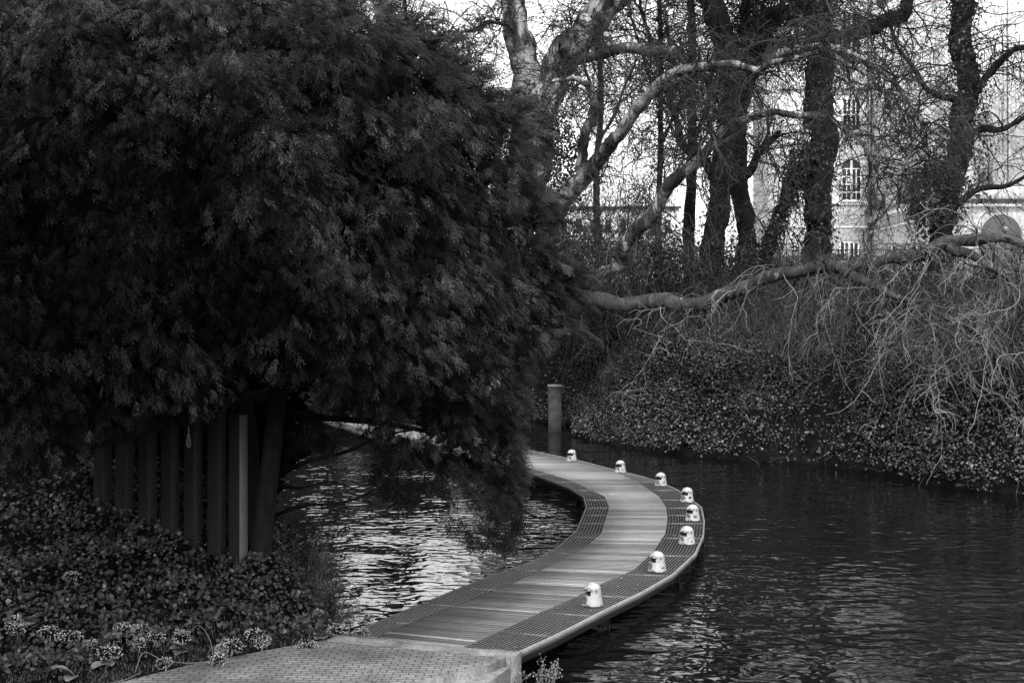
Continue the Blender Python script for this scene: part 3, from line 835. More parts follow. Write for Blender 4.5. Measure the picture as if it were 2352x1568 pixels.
# ------------------------------------------------------------------ ground cover, left bank
mb = MB(); n = 42000
P = RS.uniform((-14, 16.5), (-2.2, 30), (n, 2)); dl, sl = seg_d(P, SH_L); dp_, sp_ = seg_d(P, PAVE)
z = H(P); ok = (sl > 0) & (z > .02) & ((sp_ < 0) & (dp_ > .25 + .3 * RS.rand(n)))
bare = (np.sin(P[:, 0] * 1.3 + 1) * np.sin(P[:, 1] * 1.1) > .72) & (P[:, 1] < 21)
lawn = (P[:, 0] < -4.4) & (dp_ < .9); ok &= ~bare & ~(lawn & (RS.rand(n) > .12))
P, z = P[ok], z[ok]; n = len(P); O = np.c_[P, z + RS.uniform(.02, .14, n) + .16 * np.clip(np.sin(P[:, 0] * 2.7 + 1) * np.sin(P[:, 1] * 2.2) + .4 * np.sin(P[:, 0] * 6) * np.sin(P[:, 1] * 5), 0, 1)]
X, Y, Z = frames(n, np.tile([.1, -.25, .8], (n, 1)), .7)
clump = .5 + .5 * np.sin(P[:, 0] * 3.1) * np.sin(P[:, 1] * 2.3 + P[:, 0])
mb.scatter(LEAF_V, LEAF_F, O, X, Y, Z, RS.uniform(.04, .105, n), 0, np.clip(clump * .35 + RS.beta(1, 2.5, n), 0, 1))
stuff(mb.build('ground_cover', M['cover']), 'low ivy and small dark leaves carpeting the slope below the posts', 'ground cover')
# grass strip beside the paving
mb = MB(); n = 30000; P = RS.uniform((-9.5, 15.5), (-2.6, 21.2), (n, 2)); dp_, sp_ = seg_d(P, PAVE); ok = (sp_ < 0) & (dp_ < 1.6) & (RS.rand(n) < 1.1 - dp_ * .4) & (dp_ > .02 + .1 * RS.rand(n)); P = P[ok]; n = len(P)
O = np.c_[P, H(P)]; tip = O + np.c_[RS.normal(0, .03, (n, 2)), RS.uniform(.03, .09, n)]; sdv = np.c_[RS.normal(0, .004, (n, 2)), np.zeros(n)]
mb.add(np.stack([O - sdv, O + sdv, tip], 1).reshape(-1, 3), np.arange(3 * n).reshape(-1, 3), 0, np.repeat(RS.rand(n), 3))
stuff(mb.build('grass', leaf_mat('grass blade', .02, .13, .6, .3)), 'short rough grass and litter fringing the brick paving', 'grass')

# butterbur flower heads: bud clusters on stalks
ICO_V, ICO_F = [], []
ph = (1 + 5 ** .5) / 2
for a_, b_ in ((1, ph), (-1, ph), (1, -ph), (-1, -ph)): ICO_V += [(0, a_, b_)]
for a_, b_ in ((1, ph), (-1, ph), (1, -ph), (-1, -ph)): ICO_V += [(a_, b_, 0)]
for a_, b_ in ((1, ph), (-1, ph), (1, -ph), (-1, -ph)): ICO_V += [(b_, 0, a_)]
ICO_V = nrm(np.array(ICO_V, float))
Dm = np.linalg.norm(ICO_V[:, None] - ICO_V[None], axis=2); el = 1.0515
for i in range(12):
    for j in range(i + 1, 12):
        for k in range(j + 1, 12):
            if max(Dm[i, j], Dm[j, k], Dm[i, k]) < 1.1:
                nrm_ = np.cross(ICO_V[j] - ICO_V[i], ICO_V[k] - ICO_V[i]); ICO_F.append((i, j, k) if nrm_ @ ICO_V[i] > 0 else (i, k, j))


def make_flower(loc, label, seed, wide=1.0):
    r = np.random.RandomState(seed); t_ = thing('butterbur', label, 'flower', loc, 'butterbur flower heads in the ground cover'); L = np.array(loc)
    top = L + [r.uniform(-.05, .05), 0, .17]; mb = MB()
    mb.tubes(spline(np.array([L, (L + top) / 2 + [.02, 0, 0], top]), 8), np.full(8, .009), 5); mb.build('stalk', M['stem'], t_)
    n = 120; u = nrm(r.normal(0, 1, (n, 3)) + [0, -.2, .35]); O = top + u * np.array([.17 * wide, .13, .10]) * r.uniform(.75, 1.05, (n, 1)); mb = MB()
    X = np.tile([1., 0, 0], (n, 1)); Y = np.tile([0, 1., 0], (n, 1)); Z = np.tile([0, 0, 1.], (n, 1))
    mb.scatter(ICO_V, ICO_F, O, X, Y, Z, r.uniform(.006, .011, n), 0, r.uniform(.1, 1, n) ** 1.5)
    P_ = np.stack([np.repeat(top[None] - [0, 0, .05], n, 0), O], 1); mb.tubes(P_, np.full((n, 2), .0018), 3, 1)
    mb.build('flower_head', [M['petal'], M['darkbark']], t_); return t_


fl = [(100, 1458), (172, 1335), (40, 1457), (113, 1464), (152, 1474), (210, 1487), (262, 1480), (290, 1462), (322, 1462), (352, 1473), (318, 1484), (420, 1480), (256, 1517), (530, 1500), (600, 1515), (508, 1535), (590, 1470), (505, 1555), (730, 1425), (770, 1452), (800, 1432), (850, 1420), (380, 1535), (830, 1455), (700, 1490)]
fl[0] = (30, 1440)
fdesc = ['tall', 'domed', 'loose', 'flat-topped', 'bushy']
prot = []
for k, (x, y) in enumerate(fl):
    if x > 720: p = np.array(hit(min(x, 745), y + 6)) if x < 745 else atz(x, y + 20, .35)
    else: p = hit(x, y + 14)
    if y > 1500 and x > 480: p = hit(x, y - 10)
    side = 'beside the deck landing' if x > 700 else ('in the middle of the leafy slope' if x > 350 else 'at the left of the leafy slope')
    rank = sorted(fl).index((x, y)); ORD = ['first', 'second', 'third', 'fourth', 'fifth', 'sixth', 'seventh', 'eighth', 'ninth', 'tenth', 'eleventh', 'twelfth', 'thirteenth']
    lb = f'{fdesc[k % 5]} head of pale buds {side}, {ORD[rank]} from the left' if rank < 13 else f'{fdesc[k % 5]} head of pale buds {side}, {ORD[24 - rank]} from the right'
    if k < 5: f_ = make_flower(tuple(p), lb, k + 20, .8 + .12 * k); prot.append(f_)
    else: f_ = copy_tree(prot[k % 5], tuple(p), RS.uniform(-1.2, 1.2), lb); s_ = RS.uniform(.75, 1.15); f_.scale = (s_,) * 3

# big soft leaves
BL = []
def make_broad(loc, label, seed, n=4):
    r = np.random.RandomState(seed); t_ = thing('broad_leaf_plant', label, 'plant', loc, 'broad-leaved plants in the ground cover'); L = np.array(loc)
    for j in range(n):
        mb = MB(); a_ = r.uniform(-2.6, -.4); d = np.array([math.cos(a_), math.sin(a_), 0]); s = r.uniform(.16, .28); el_ = r.uniform(.05, 1.1)
        X = d * math.cos(el_) + np.array([0, 0, math.sin(el_)]); Y = np.array([-d[1], d[0], 0]); Z = np.cross(X, Y)
        uu, vv = np.meshgrid(np.linspace(0, 1, 9), np.linspace(-1, 1, 7)); wdt = np.sqrt(np.clip(1 - (2 * uu - .95) ** 2, 0.02, 1)) * .5
        x_ = uu; y_ = vv * wdt; z_ = .18 * np.abs(vv) * wdt - .35 * uu ** 2 + .03 * np.sin(vv * 9 + uu * 7)
        V = L + [0, 0, .05] + s * (x_.ravel()[:, None] * X + y_.ravel()[:, None] * Y + z_.ravel()[:, None] * Z)
        i = (np.arange(6)[:, None] * 9 + np.arange(8)[None]).ravel(); mb.add(V, np.stack([i, i + 1, i + 10, i + 9], 1), 0, r.uniform(.1, 1))
        mb.build('leaf', M['broad'], t_, smooth=True)
    return t_


bp = [(85, 1440, 'two upright pale leaves left of the flowers on the dark slope', 2), (222, 1480, 'broad leaves rising between the left flower heads', 3), (245, 1530, 'large grey leaves low in the middle left', 3), (105, 1545, 'single pale leaf lying on the grass at bottom left', 1), (170, 1560, 'narrow upright leaf pair on the grass near the paving', 2),
      (430, 1500, 'thick rounded leaves in front of the flower heads', 4), (520, 1495, 'cluster of crumpled leaves near the bare stems', 4), (610, 1475, 'pointed leaves beside the paving edge', 3), (560, 1510, 'pale leaf on the paving margin', 1), (25, 1530, 'soft dark leaves at the left border of the picture', 3), (740, 1470, 'leaf tuft where the paving meets the deck', 3), (690, 1440, 'rounded leaf clump beside the canal end', 4), (700, 1395, 'dusky leaf clump on top of the shore slope', 3)]
for k, (x, y, lb, n) in enumerate(bp):
    make_broad(tuple(hit(x, y)), lb, 50 + k, n)

# bare bent stems lying at the paving edge
stems = [([(425, 1467), (455, 1462), (480, 1490), (492, 1530)], 'thin pale stem arching over the leaves'), ([(310, 1550), (330, 1525), (372, 1522)], 'short pale stem hooked over the grass'),
         ([(372, 1522), (440, 1540), (500, 1535), (530, 1515)], 'long pale stem lying along the paving edge'), ([(240, 1578), (290, 1568), (318, 1552)], 'pale stem with a bud cluster on the grass'), ([(500, 1545), (600, 1530), (690, 1515), (790, 1500)], 'straight dry stem across the bricks')]
for k, (pts, lb) in enumerate(stems):
    Q = np.array([hit(x, y) + [0, 0, .03 + (.14 if 0 < j < len(pts) - 1 and k < 2 else 0)] for j, (x, y) in enumerate(pts)]); mb = MB(); S = spline(Q, 20); S[:, 2] = np.maximum(S[:, 2], .505)
    mb.tubes(S, np.full(20, .0055), 5, 0, np.full(1, .8)); tag(mb.build('dry_stem', M['twig'], origin=Q[0]), lb, 'stem')


# weeds at the quay edge and in front of the water
def sprig(loc, label, seed, h=.6, sp=.22, nb=11, lean=.1, group=None):
    r = np.random.RandomState(seed); t_ = thing('weed', label, 'weed', tuple(loc), group); L = np.array(loc, float); mb = MB(); tips = []
    for j in range(nb):
        a_ = r.uniform(0, 2 * math.pi); e_ = L + [math.cos(a_) * sp * r.uniform(.2, 1) + lean, math.sin(a_) * sp * .6, h * r.uniform(.6, 1)]
        S = spline(np.array([L, (L + e_) / 2 + r.normal(0, .03, 3), e_]), 9); mb.tubes(S, np.linspace(.006, .002, 9), 4)
        for k in range(12):
            s_ = S[r.randint(4, 9)]; q_ = s_ + r.normal(0, .035, 3); mb.tubes(np.array([s_, q_]), np.array([.002, .001]), 3); tips.append(q_)
    mb.build('stem', M['twig'], t_); tips = np.array(tips); n = len(tips); mb = MB()
    X, Y, Z = frames(n, np.tile([0, -.5, .6], (n, 1)), .6); mb.scatter(ICO_V, ICO_F, tips, X, Y, Z, r.uniform(.006, .012, n), 0, r.uniform(0, .9, n))
    mb.build('seed_heads', leafm, t_); return t_


leafm = leaf_mat('weed seed', .06, .3, .6, .3)
sprig(at(852, 1568, 17.6) - [0, 0, .1], 'feathery weed rising from the paving at the bottom edge', 1, .35, .1, 5, .05)
sprig(at(1252, 1600, 16.6), 'bushy seeded weed standing in front of the dark water', 2, .5, .2, 14, .02)
sprig(at(1190, 1585, 17.2), 'small seeded weed beside the quay corner', 3, .28, .1, 6, .03)
sprig(atz(1085, 1538, .36), 'tuft of weeds sprouting from the gap above the retaining wall', 4, .12, .22, 16, 0)
sprig(atz(1010, 1560, .36), 'mossy weeds along the lower paving edge', 5, .10, .25, 16, 0)
sprig(hit(765, 1440), 'feathery pale weed hanging over the deck corner', 6, .4, .35, 18, .35)
sprig(hit(730, 1385), 'dark bushy weed on the shore above the water', 7, .5, .3, 14, .2)
# reeds/brushwood at the shore
mb = MB(); n = 420; X0 = np.stack([np.interp(yy := RS.uniform(23.5, 31, n), [23.5, 29, 31], [-3.2, -4.4, -4.9]) + RS.normal(-.1, .25, n), yy], 1)
O = np.c_[X0, H(X0)]; hh = RS.uniform(.3, 1.2, n); P_ = np.stack([O, O + np.c_[RS.normal(.08, .12, n), RS.normal(0, .1, n), hh * .5], O + np.c_[RS.normal(.3, .3, n), RS.normal(0, .2, n), hh]], 1)
mb.tubes(P_, np.tile([.006, .004, .002], (n, 1)), 3, 0, RS.uniform(0, .5, n)); stuff(mb.build('shore_brushwood', M['twig']), 'thin bare brushwood along the shaded shoreline below the yew', 'brushwood')

# ------------------------------------------------------------------ far bank: ivy, brambles, pillar
def bank_pts(n, s0=0, s1=1, dmax=14):
    R_ = np.array(SH_R[2:14]); seg = np.linalg.norm(np.diff(R_, axis=0), axis=1); cs = np.r_[0, np.cumsum(seg)] / seg.sum()
    u = RS.uniform(s0, s1, n); B = np.stack([np.interp(u, cs, R_[:, 0]), np.interp(u, cs, R_[:, 1])], 1); tg = nrm(np.stack([np.interp(np.minimum(u + .01, 1), cs, R_[:, 0]), np.interp(np.minimum(u + .01, 1), cs, R_[:, 1])], 1) - B + 1e-6)
    d = RS.uniform(-.25, dmax, n); P = B + np.stack([-tg[:, 1], tg[:, 0]], 1) * d[:, None]; return P, d, u


def grad(P):
    e = .2; return np.c_[-(H(P + [e, 0]) - H(P - [e, 0])) / (2 * e), -(H(P + [0, e]) - H(P - [0, e])) / (2 * e), np.ones(len(P))]


mb = MB(); P, d, u = bank_pts(230000, 0, 1, 11.5); gap = fbm(P[:, 0] * 1.4 + 9, d * 1.8); sel = RS.rand(len(P)) < np.clip(.8 + .7 * gap, .3, 1); P, d, u = P[sel], d[sel], u[sel]
sel = (d > .25 * np.abs(fbm(P[:, 0] * 4, P[:, 1] * 4))) & ~((np.abs(P[:, 0] - 2.2) < .85) & (P[:, 1] < 64.2)); P, d, u = P[sel], d[sel], u[sel]
scr = 1176 + P[:, 0] / P[:, 1] * F
keep = RS.rand(len(P)) < np.where(d < 4.0, 1, np.where(scr < 1720, .9, np.clip(1.2 - (d - 3) * .35, .12, 1))); P, d = P[keep], d[keep]; n = len(P)
G = nrm(grad(P)); z = np.maximum(H(P), .03); fb = fbm(P[:, 0], d); lump = .32 + .38 * fb + .12 * fbm(P[:, 0] * 3, d * 3)
O = np.c_[P, z] + G * np.maximum(0, lump * 1.5 * RS.uniform(.3, 1.1, n))[:, None]; kz = O[:, 2] > .16; O, G = O[kz], G[kz]; n = len(O)
X, Y, Z = frames(n, G * .5 + [0, -.25, .55], .42, np.tile([.3, -.6, -.7], (n, 1)))
mb.scatter(LEAF_V, IVY_F4, O, X, Y, Z, RS.uniform(.04, .10, n) * (1 + .7 * (RS.rand(n) < .12)), 0, np.clip(RS.beta(1.0, 2.6, n), 0, 1))
stuff(mb.build('ivy_bank', M['ivy_bank']), 'dense glossy ivy covering the steep far bank down to the water', 'ivy')
# bramble stems on the upper bank
mb = MB(); P, d, u = bank_pts(38000, .1, 1, 13); scr = 1176 + P[:, 0] / P[:, 1] * F
keep = (d + 1.6 * fbm(P[:, 0], P[:, 1]) > np.where(scr < 1700, 4.6, 1.6)) | (RS.rand(len(d)) < .06) ; P = P[keep]; n = len(P); O = np.c_[P, H(P)]; hh = RS.uniform(.5, 1.7, n)
P_ = [O]
dirv = nrm(np.c_[RS.normal(0, .45, n), RS.normal(-.1, .35, n), np.ones(n)])
for j in range(5):
    dirv = nrm(dirv + np.c_[RS.normal(0, .3, (n, 2)), RS.normal(-.12, .15, n)]); P_.append(P_[-1] + dirv * hh[:, None] / 4)
P_ = np.stack(P_, 1); mb.tubes(P_, np.tile(np.linspace(.009, .005, 6), (n, 1)), 3, 0, RS.beta(1, 3.5, n))
stuff(mb.build('bramble_thicket', M['twig']), 'tangled thin bramble stems over the upper far bank', 'brambles')

pb = atz(1279, 992, 0); t_ = thing('concrete_pillar', 'square concrete pillar standing in the water at the ivy bank edge', 'pillar', tuple(pb))
mb = MB(); x0, x1 = pb[0] - .40, pb[0] + .22; yb = pb[1]; zt = CZ - (884 - 731) * yb / F
mb.box(x0, x1, yb, yb + .7, -1, zt - .1); mb.build('shaft', M['concrete_dark'], t_)
mb = MB(); mb.box(x0 - .04, x1 + .04, yb - .04, yb + .74, zt - .098, zt); mb.build('cap', M['concrete'], t_)


# ------------------------------------------------------------------ bare trees
def tpath(px, n=None):
    A = np.array([[*at(x, y, D), w_ * D / F / 2] for x, y, D, w_ in px]); n = n or len(px) * 9; S = spline(A, n)
    ku = np.arange(n)[:, None]; S[1:-1, :3] += ((S[:, 3:4] * .07 + .05) * np.sin(ku * np.array([.35, .45, .4]) + RS.uniform(0, 6, 3)))[1:-1] + RS.normal(0, .06, (n - 2, 3)) * S[1:-1, 3:4]
    S[:, 3] *= 1 + .05 * np.sin(np.arange(n) * .9) + RS.normal(0, .015, n); return S


def walk(S, Dv, Ln, m, wig, grav, r0, r1):
    n = len(S); P = [S]; d = nrm(Dv)
    for j in range(m - 1):
        f = j / (m - 1); d = nrm(d + RS.normal(0, wig, (n, 3)) + np.array([0, 0, -1]) * grav * (.3 + f)); P.append(P[-1] + d * (Ln / (m - 1))[:, None])
    P = np.stack(P, 1); R = r0[:, None] * (1 - np.linspace(0, 1, m))[None] + r1 * np.linspace(0, 1, m)[None]; return P, R


def sub(P, n, f0=.15):
    """start points and local directions on random places of the given walks"""
    k = RS.randint(0, len(P), n); m = P.shape[1]; f = RS.uniform(f0, 1, n) * (m - 1.001); i = f.astype(int); t_ = (f - i)[:, None]
    return P[k, i] * (1 - t_) + P[k, i + 1] * t_, nrm(P[k, i + 1] - P[k, i]), f / (m - 1)


def crown_twigs(limbs, n1, L1, n2, n3, grav, balls, mat, tonelo, tonehi, f0=.15, base_r=.03, toward=None, n1r=.032):
    """limbs: list of [m,4] -> a mesh of branchlets, twigs and seed balls"""
    mb = MB(); lens = np.array([np.linalg.norm(np.diff(s_[:, :3], axis=0), axis=1).sum() for s_ in limbs]); k = RS.choice(len(limbs), n1, p=lens / lens.sum())
    S = np.empty((n1, 3)); T = np.empty((n1, 3))
    for i, j in enumerate(k):
        L = limbs[j]; q_ = RS.uniform(f0, .999) * (len(L) - 1); a_ = int(q_); S[i] = L[a_, :3] + (q_ - a_) * (L[min(a_ + 1, len(L) - 1), :3] - L[a_, :3]); T[i] = nrm(L[min(a_ + 1, len(L) - 1), :3] - L[a_, :3])
    bias = np.array([0, 0, .15]) if toward is None else np.array(toward)
    D1 = nrm(T * .5 + RS.normal(0, .75, (n1, 3)) + bias)
    P1, R1 = walk(S, D1, RS.uniform(.5, 1.2, n1) * L1, 12, .22, grav, RS.uniform(.6, 1.2, n1) * n1r, .014)
    mb.tubes(P1, R1, 5, 0, RS.uniform(tonelo, tonehi, n1))
    S2, T2, f2 = sub(P1, n2); P2, R2 = walk(S2, T2 * .6 + RS.normal(0, .65, (n2, 3)), RS.uniform(.4, 1.1, n2) * L1 * .5, 9, .25, grav * 1.2, np.full(n2, .012), .007)
    mb.tubes(P2, R2, 4, 0, RS.uniform(tonelo, tonehi, n2))
    S3, T3, f3 = sub(P2, n3, .1); P3, R3 = walk(S3, T3 * .5 + RS.normal(0, .7, (n3, 3)), RS.uniform(.3, 1.1, n3) * L1 * .2, 6, .3, grav * 1.5, np.full(n3, .0075), .005)
    mb.tubes(P3, R3, 3, 0, RS.uniform(tonelo, tonehi, n3))
    if balls:
        kk = RS.randint(0, n3, balls); O = P3[kk, -1] - np.c_[np.zeros((balls, 2)), RS.uniform(.03, .14, balls)]
        X = np.tile([1., 0, 0], (balls, 1)); Y = np.tile([0, 1., 0], (balls, 1)); Z = np.tile([0, 0, 1.], (balls, 1))
        mb.scatter(ICO_V, ICO_F, O, X, Y, Z, RS.uniform(.028, .045, balls), 0, RS.uniform(0, .15, balls))
    return mb


def bare_tree(name, label, trunk, limbs, bark, tw, cat='tree', group=None, twmat='twig', darkl=()):
    g = trunk[0]; base = at(g[0], g[1], g[2]); t_ = thing(name, label, cat, tuple(base), group); S0 = tpath(trunk); mb = MB(); mb.tubes(S0[:, :3], S0[:, 3], 16, lump=.06); mb.build('trunk', bark, t_, smooth=True)
    Ls = []
    for li, l in enumerate(limbs):
        S = tpath(l); mb = MB(); mb.tubes(S[:, :3], S[:, 3], 12, lump=.06); mb.build('limb', M['plane_dark'] if li in darkl else bark, t_, smooth=True); Ls.append(S)
    if tw: tw.update(n3=int(tw['n3'] * 1.0), n2=int(tw['n2'] * 1.0)); crown_twigs([S0[len(S0) // 3:]] + Ls if tw.pop('trunk', True) else Ls, mat=None, **tw).build('twigs', M[twmat], t_)
    return t_, [S0] + Ls


# main mottled plane tree behind the yew
trunk1 = [(1085, 930, 61, 130), (1105, 760, 60.5, 120), (1155, 600, 60, 110), (1200, 430, 59.6, 104), (1220, 300, 59.2, 100), (1212, 200, 59, 78), (1195, 100, 59, 62), (1178, 0, 59, 56), (1165, -110, 59, 48), (1150, -260, 59, 36), (1130, -600, 58, 26), (1100, -950, 57, 12)]
limbB = [(1228, 300, 59, 80), (1258, 205, 58.6, 72), (1300, 125, 58, 74), (1355, 55, 57.4, 70), (1420, -15, 57, 66), (1500, -100, 56, 55), (1600, -220, 55, 44), (1700, -420, 53, 32), (1760, -800, 50, 14)]
limbC = [(1262, 200, 58.4, 30), (1310, 150, 57.5, 27), (1380, 122, 56.5, 25), (1450, 113, 55.5, 25), (1520, 118, 54.5, 24), (1580, 142, 53.5, 21), (1622, 180, 52.5, 17), (1638, 230, 51.5, 13), (1632, 300, 50.5, 10), (1650, 350, 50, 7)]
limbD = [(1225, 720, 59.6, 60), (1238, 620, 59, 52), (1262, 520, 58, 46), (1312, 440, 57, 44), (1370, 372, 56, 36), (1425, 305, 55, 30), (1470, 240, 54, 30), (1520, 190, 53, 26), (1590, 155, 52, 22), (1680, 150, 51, 17), (1740, 158, 50.4, 16), (1800, 122, 50, 18), (1862, 108, 49.5, 18), (1946, 122, 48.8, 17), (2030, 168, 48, 14), (2085, 227, 47.5, 11), (2114, 277, 47, 8), (2180, 320, 46.5, 5)]
limbD2 = [(1740, 158, 50.4, 14), (1800, 140, 49.8, 12), (1880, 122, 49, 12), (1960, 150, 48.4, 10), (2010, 195, 48, 9), (2070, 225, 47.5, 6)]
limbE = [(1225, 690, 59, 40), (1290, 655, 57.5, 32), (1350, 640, 56.5, 30), (1405, 618, 55.5, 28), (1440, 565, 54.8, 34), (1490, 495, 54, 32), (1545, 425, 53.2, 30), (1610, 355, 52.4, 24), (1690, 282, 51.6, 17), (1760, 262, 51, 15), (1830, 262, 50.4, 15), (1900, 272, 49.8, 13), (1965, 310, 49, 12), (2002, 372, 48.4, 11), (2040, 402, 48, 10), (2070, 392, 47.6, 8), (2100, 345, 47.2, 6), (2130, 330, 47, 4)]
limbF = [(1330, 395, 56.6, 26), (1345, 320, 56, 24), (1362, 255, 55.5, 22), (1362, 215, 55, 17), (1335, 188, 54.6, 13), (1295, 182, 54.3, 10), (1270, 190, 54, 8)]
limbH = [(1225, 700, 59, 60), (1295, 682, 56.5, 44), (1365, 690, 55, 38), (1440, 697, 53.6, 38), (1530, 694, 52, 36), (1620, 697, 50.4, 36), (1700, 662, 49, 32), (1780, 634, 47.6, 29), (1860, 616, 46.4, 28), (1930, 614, 45.4, 27), (2020, 603, 44.4, 26), (2100, 585, 43.4, 30), (2180, 560, 42.4, 30), (2260, 545, 41.4, 24), (2352, 560, 40.6, 18), (2450, 590, 40, 12)]
limbI = [(1930, 616, 45.3, 26), (1975, 640, 44.6, 24), (2030, 668, 44, 19), (2090, 688, 43.4, 15), (2150, 712, 42.8, 13), (2210, 750, 42.2, 11), (2262, 752, 41.8, 10), (2310, 735, 41.4, 9), (2380, 720, 41, 6)]
limbJ = [(2180, 566, 42.3, 24), (2240, 592, 41.6, 22), (2300, 625, 41, 18), (2340, 668, 40.6, 15), (2370, 740, 40.2, 12)]
limbK = [(1205, 100, 58.8, 12), (1165, 58, 58, 9), (1130, 52, 57.4, 8), (1095, 66, 57, 8), (1060, 78, 56.6, 8), (1030, 92, 56.2, 6), (1000, 100, 56, 5)]
limbL = [(1195, 300, 58.8, 12), (1160, 270, 58, 9), (1130, 240, 57.5, 8), (1080, 190, 57, 6), (1050, 175, 56.8, 4)]
limbM = [(1226, 330, 58.6, 24), (1250, 280, 58.2, 20), (1275, 215, 57.8, 14), (1290, 180, 57.5, 10)]
limbN = [(1620, 694, 50.4, 24), (1700, 690, 49.5, 12), (1760, 720, 48.6, 6)]
t1, L1_ = bare_tree('plane_tree', 'big mottled plane tree behind the yew with a long low limb over the canal', trunk1,
                    [limbB, limbC, limbD, limbD2, limbE, limbF, limbH, limbI, limbJ, limbK, limbL, limbM], M['plane'], None, darkl=(1, 6, 7, 8, 9, 10))
lm = {n_: L1_[i + 1] for i, n_ in enumerate(['B', 'C', 'D', 'D2', 'E', 'F', 'H', 'I', 'J', 'K', 'L', 'M'])}
crown_twigs([lm['B'], lm['C'], lm['D'], lm['D2'], lm['E'], lm['F'], lm['L'], lm['K']], 560, 3.0, 5600, 18000, .09, 1100, None, 0, .22, .12).build('upper_twigs', M['twig'], t1)
crown_twigs([lm['K'], lm['L'], L1_[0][40:75]], 60, 3.0, 500, 1500, .07, 90, None, 0, .3, .1, n1r=.022).build('sky_twigs', M['twig_dark'], t1)
crown_twigs([lm['H'], lm['I'], lm['J']], 120, 2.4, 900, 3400, .16, 260, None, 0, .3, .28, toward=(0, 0, -.1)).build('low_twigs', M['twig'], t1)
# long drooping whips over the water
mb = MB(); src = np.vstack([lm['H'][26:, :3], lm['I'][10:, :3], lm['I'][10:, :3], lm['J'][5:, :3]]); n = 95; S = src[RS.randint(0, len(src), n)] + RS.normal(0, .3, (n, 3))
P1, R1 = walk(S, np.c_[RS.normal(-.1, .6, n), RS.normal(-.1, .5, n), RS.uniform(-1, .2, n)], RS.uniform(1.5, 5.2, n), 22, .22, .12, RS.uniform(.009, .019, n), .006); mb.tubes(P1, R1, 5, 0, RS.uniform(.3, .9, n))
n2 = 1500; S2, T2, _ = sub(P1, n2, .2); P2, R2 = walk(S2, T2 * .7 + RS.normal(0, .5, (n2, 3)), RS.uniform(.3, 1.3, n2), 9, .28, .12, np.full(n2, .009), .005); mb.tubes(P2, R2, 4, 0, RS.beta(1.5, 1.5, n2))
mb.build('drooping_twigs', M['twig'], t1)

# darker trees on the bank top
t2, L2_ = bare_tree('bare_tree', 'dark double-stemmed tree rising straight up left of the ivy trunks', [(1618, 690, 66, 62), (1640, 560, 66, 54), (1650, 450, 66, 50), (1668, 330, 66, 50), (1680, 220, 66, 50), (1668, 120, 66, 56), (1640, 20, 66, 52), (1615, -80, 66, 44), (1590, -220, 66, 36), (1570, -500, 65, 28), (1540, -900, 64, 14)],
                    [[(1655, 420, 66, 26), (1600, 360, 65, 22), (1560, 310, 64.5, 18), (1540, 230, 64, 14), (1500, 120, 63.5, 10), (1470, 0, 63, 6)],
                     [(1680, 230, 66, 30), (1720, 150, 66, 26), (1740, 60, 66, 20), (1800, 0, 66, 12)]],
                    M['darkbark'], dict(n1r=.045, n1=280, L1=4.6, n2=1800, n3=5600, grav=.05, balls=350, tonelo=0, tonehi=.6, trunk=True), twmat='twig_dark')
t3, L3_ = bare_tree('bare_tree', 'forked dark tree with a V of limbs right of the double-stemmed tree', [(1715, 680, 68, 48), (1712, 560, 68, 44), (1705, 450, 68, 42), (1690, 360, 68, 44), (1700, 260, 68, 40), (1722, 160, 68, 40), (1760, 70, 68, 34), (1830, 5, 68, 28), (1920, -80, 68, 24), (1990, -350, 66, 18), (2010, -800, 64, 9)],
                    [[(1722, 170, 68, 30), (1710, 90, 68, 26), (1715, 20, 68, 24), (1700, -80, 68, 18)], [(1745, 100, 68, 22), (1790, 45, 67.5, 20), (1850, 20, 67, 15), (1880, -30, 67, 10)], [(1700, 420, 68, 26), (1740, 360, 67.5, 18), (1790, 300, 67, 12)]],
                    M['darkbark'], dict(n1r=.045, n1=250, L1=4.6, n2=1700, n3=5200, grav=.05, balls=350, tonelo=0, tonehi=.6, trunk=True), twmat='twig_dark')
t4, L4_ = bare_tree('bare_tree', 'thick trunk wrapped in ivy directly left of the arched window', [(1872, 690, 63, 68), (1876, 560, 63, 62), (1880, 450, 63, 60), (1890, 330, 63, 60), (1884, 220, 63, 64), (1878, 110, 63, 60), (1884, 0, 63, 58), (1890, -120, 63, 46), (1896, -260, 63, 38), (1900, -500, 62, 30), (1880, -950, 60, 14)],
                    [[(1880, 60, 63, 34), (1940, 85, 62.5, 34), (2000, 62, 62, 36), (2050, 45, 61.6, 32), (2082, 22, 61.4, 30), (2092, -30, 61.3, 22), (2080, -110, 61.2, 14)],
                     [(1880, 330, 63, 30), (1838, 380, 62.6, 30), (1805, 450, 62.4, 28), (1775, 540, 62.2, 30), (1752, 640, 62, 34)]],
                    M['darkbark'], dict(n1r=.04, n1=210, L1=4.0, n2=1300, n3=4200, grav=.07, balls=500, tonelo=.1, tonehi=.9, trunk=True), twmat='twig_dark')
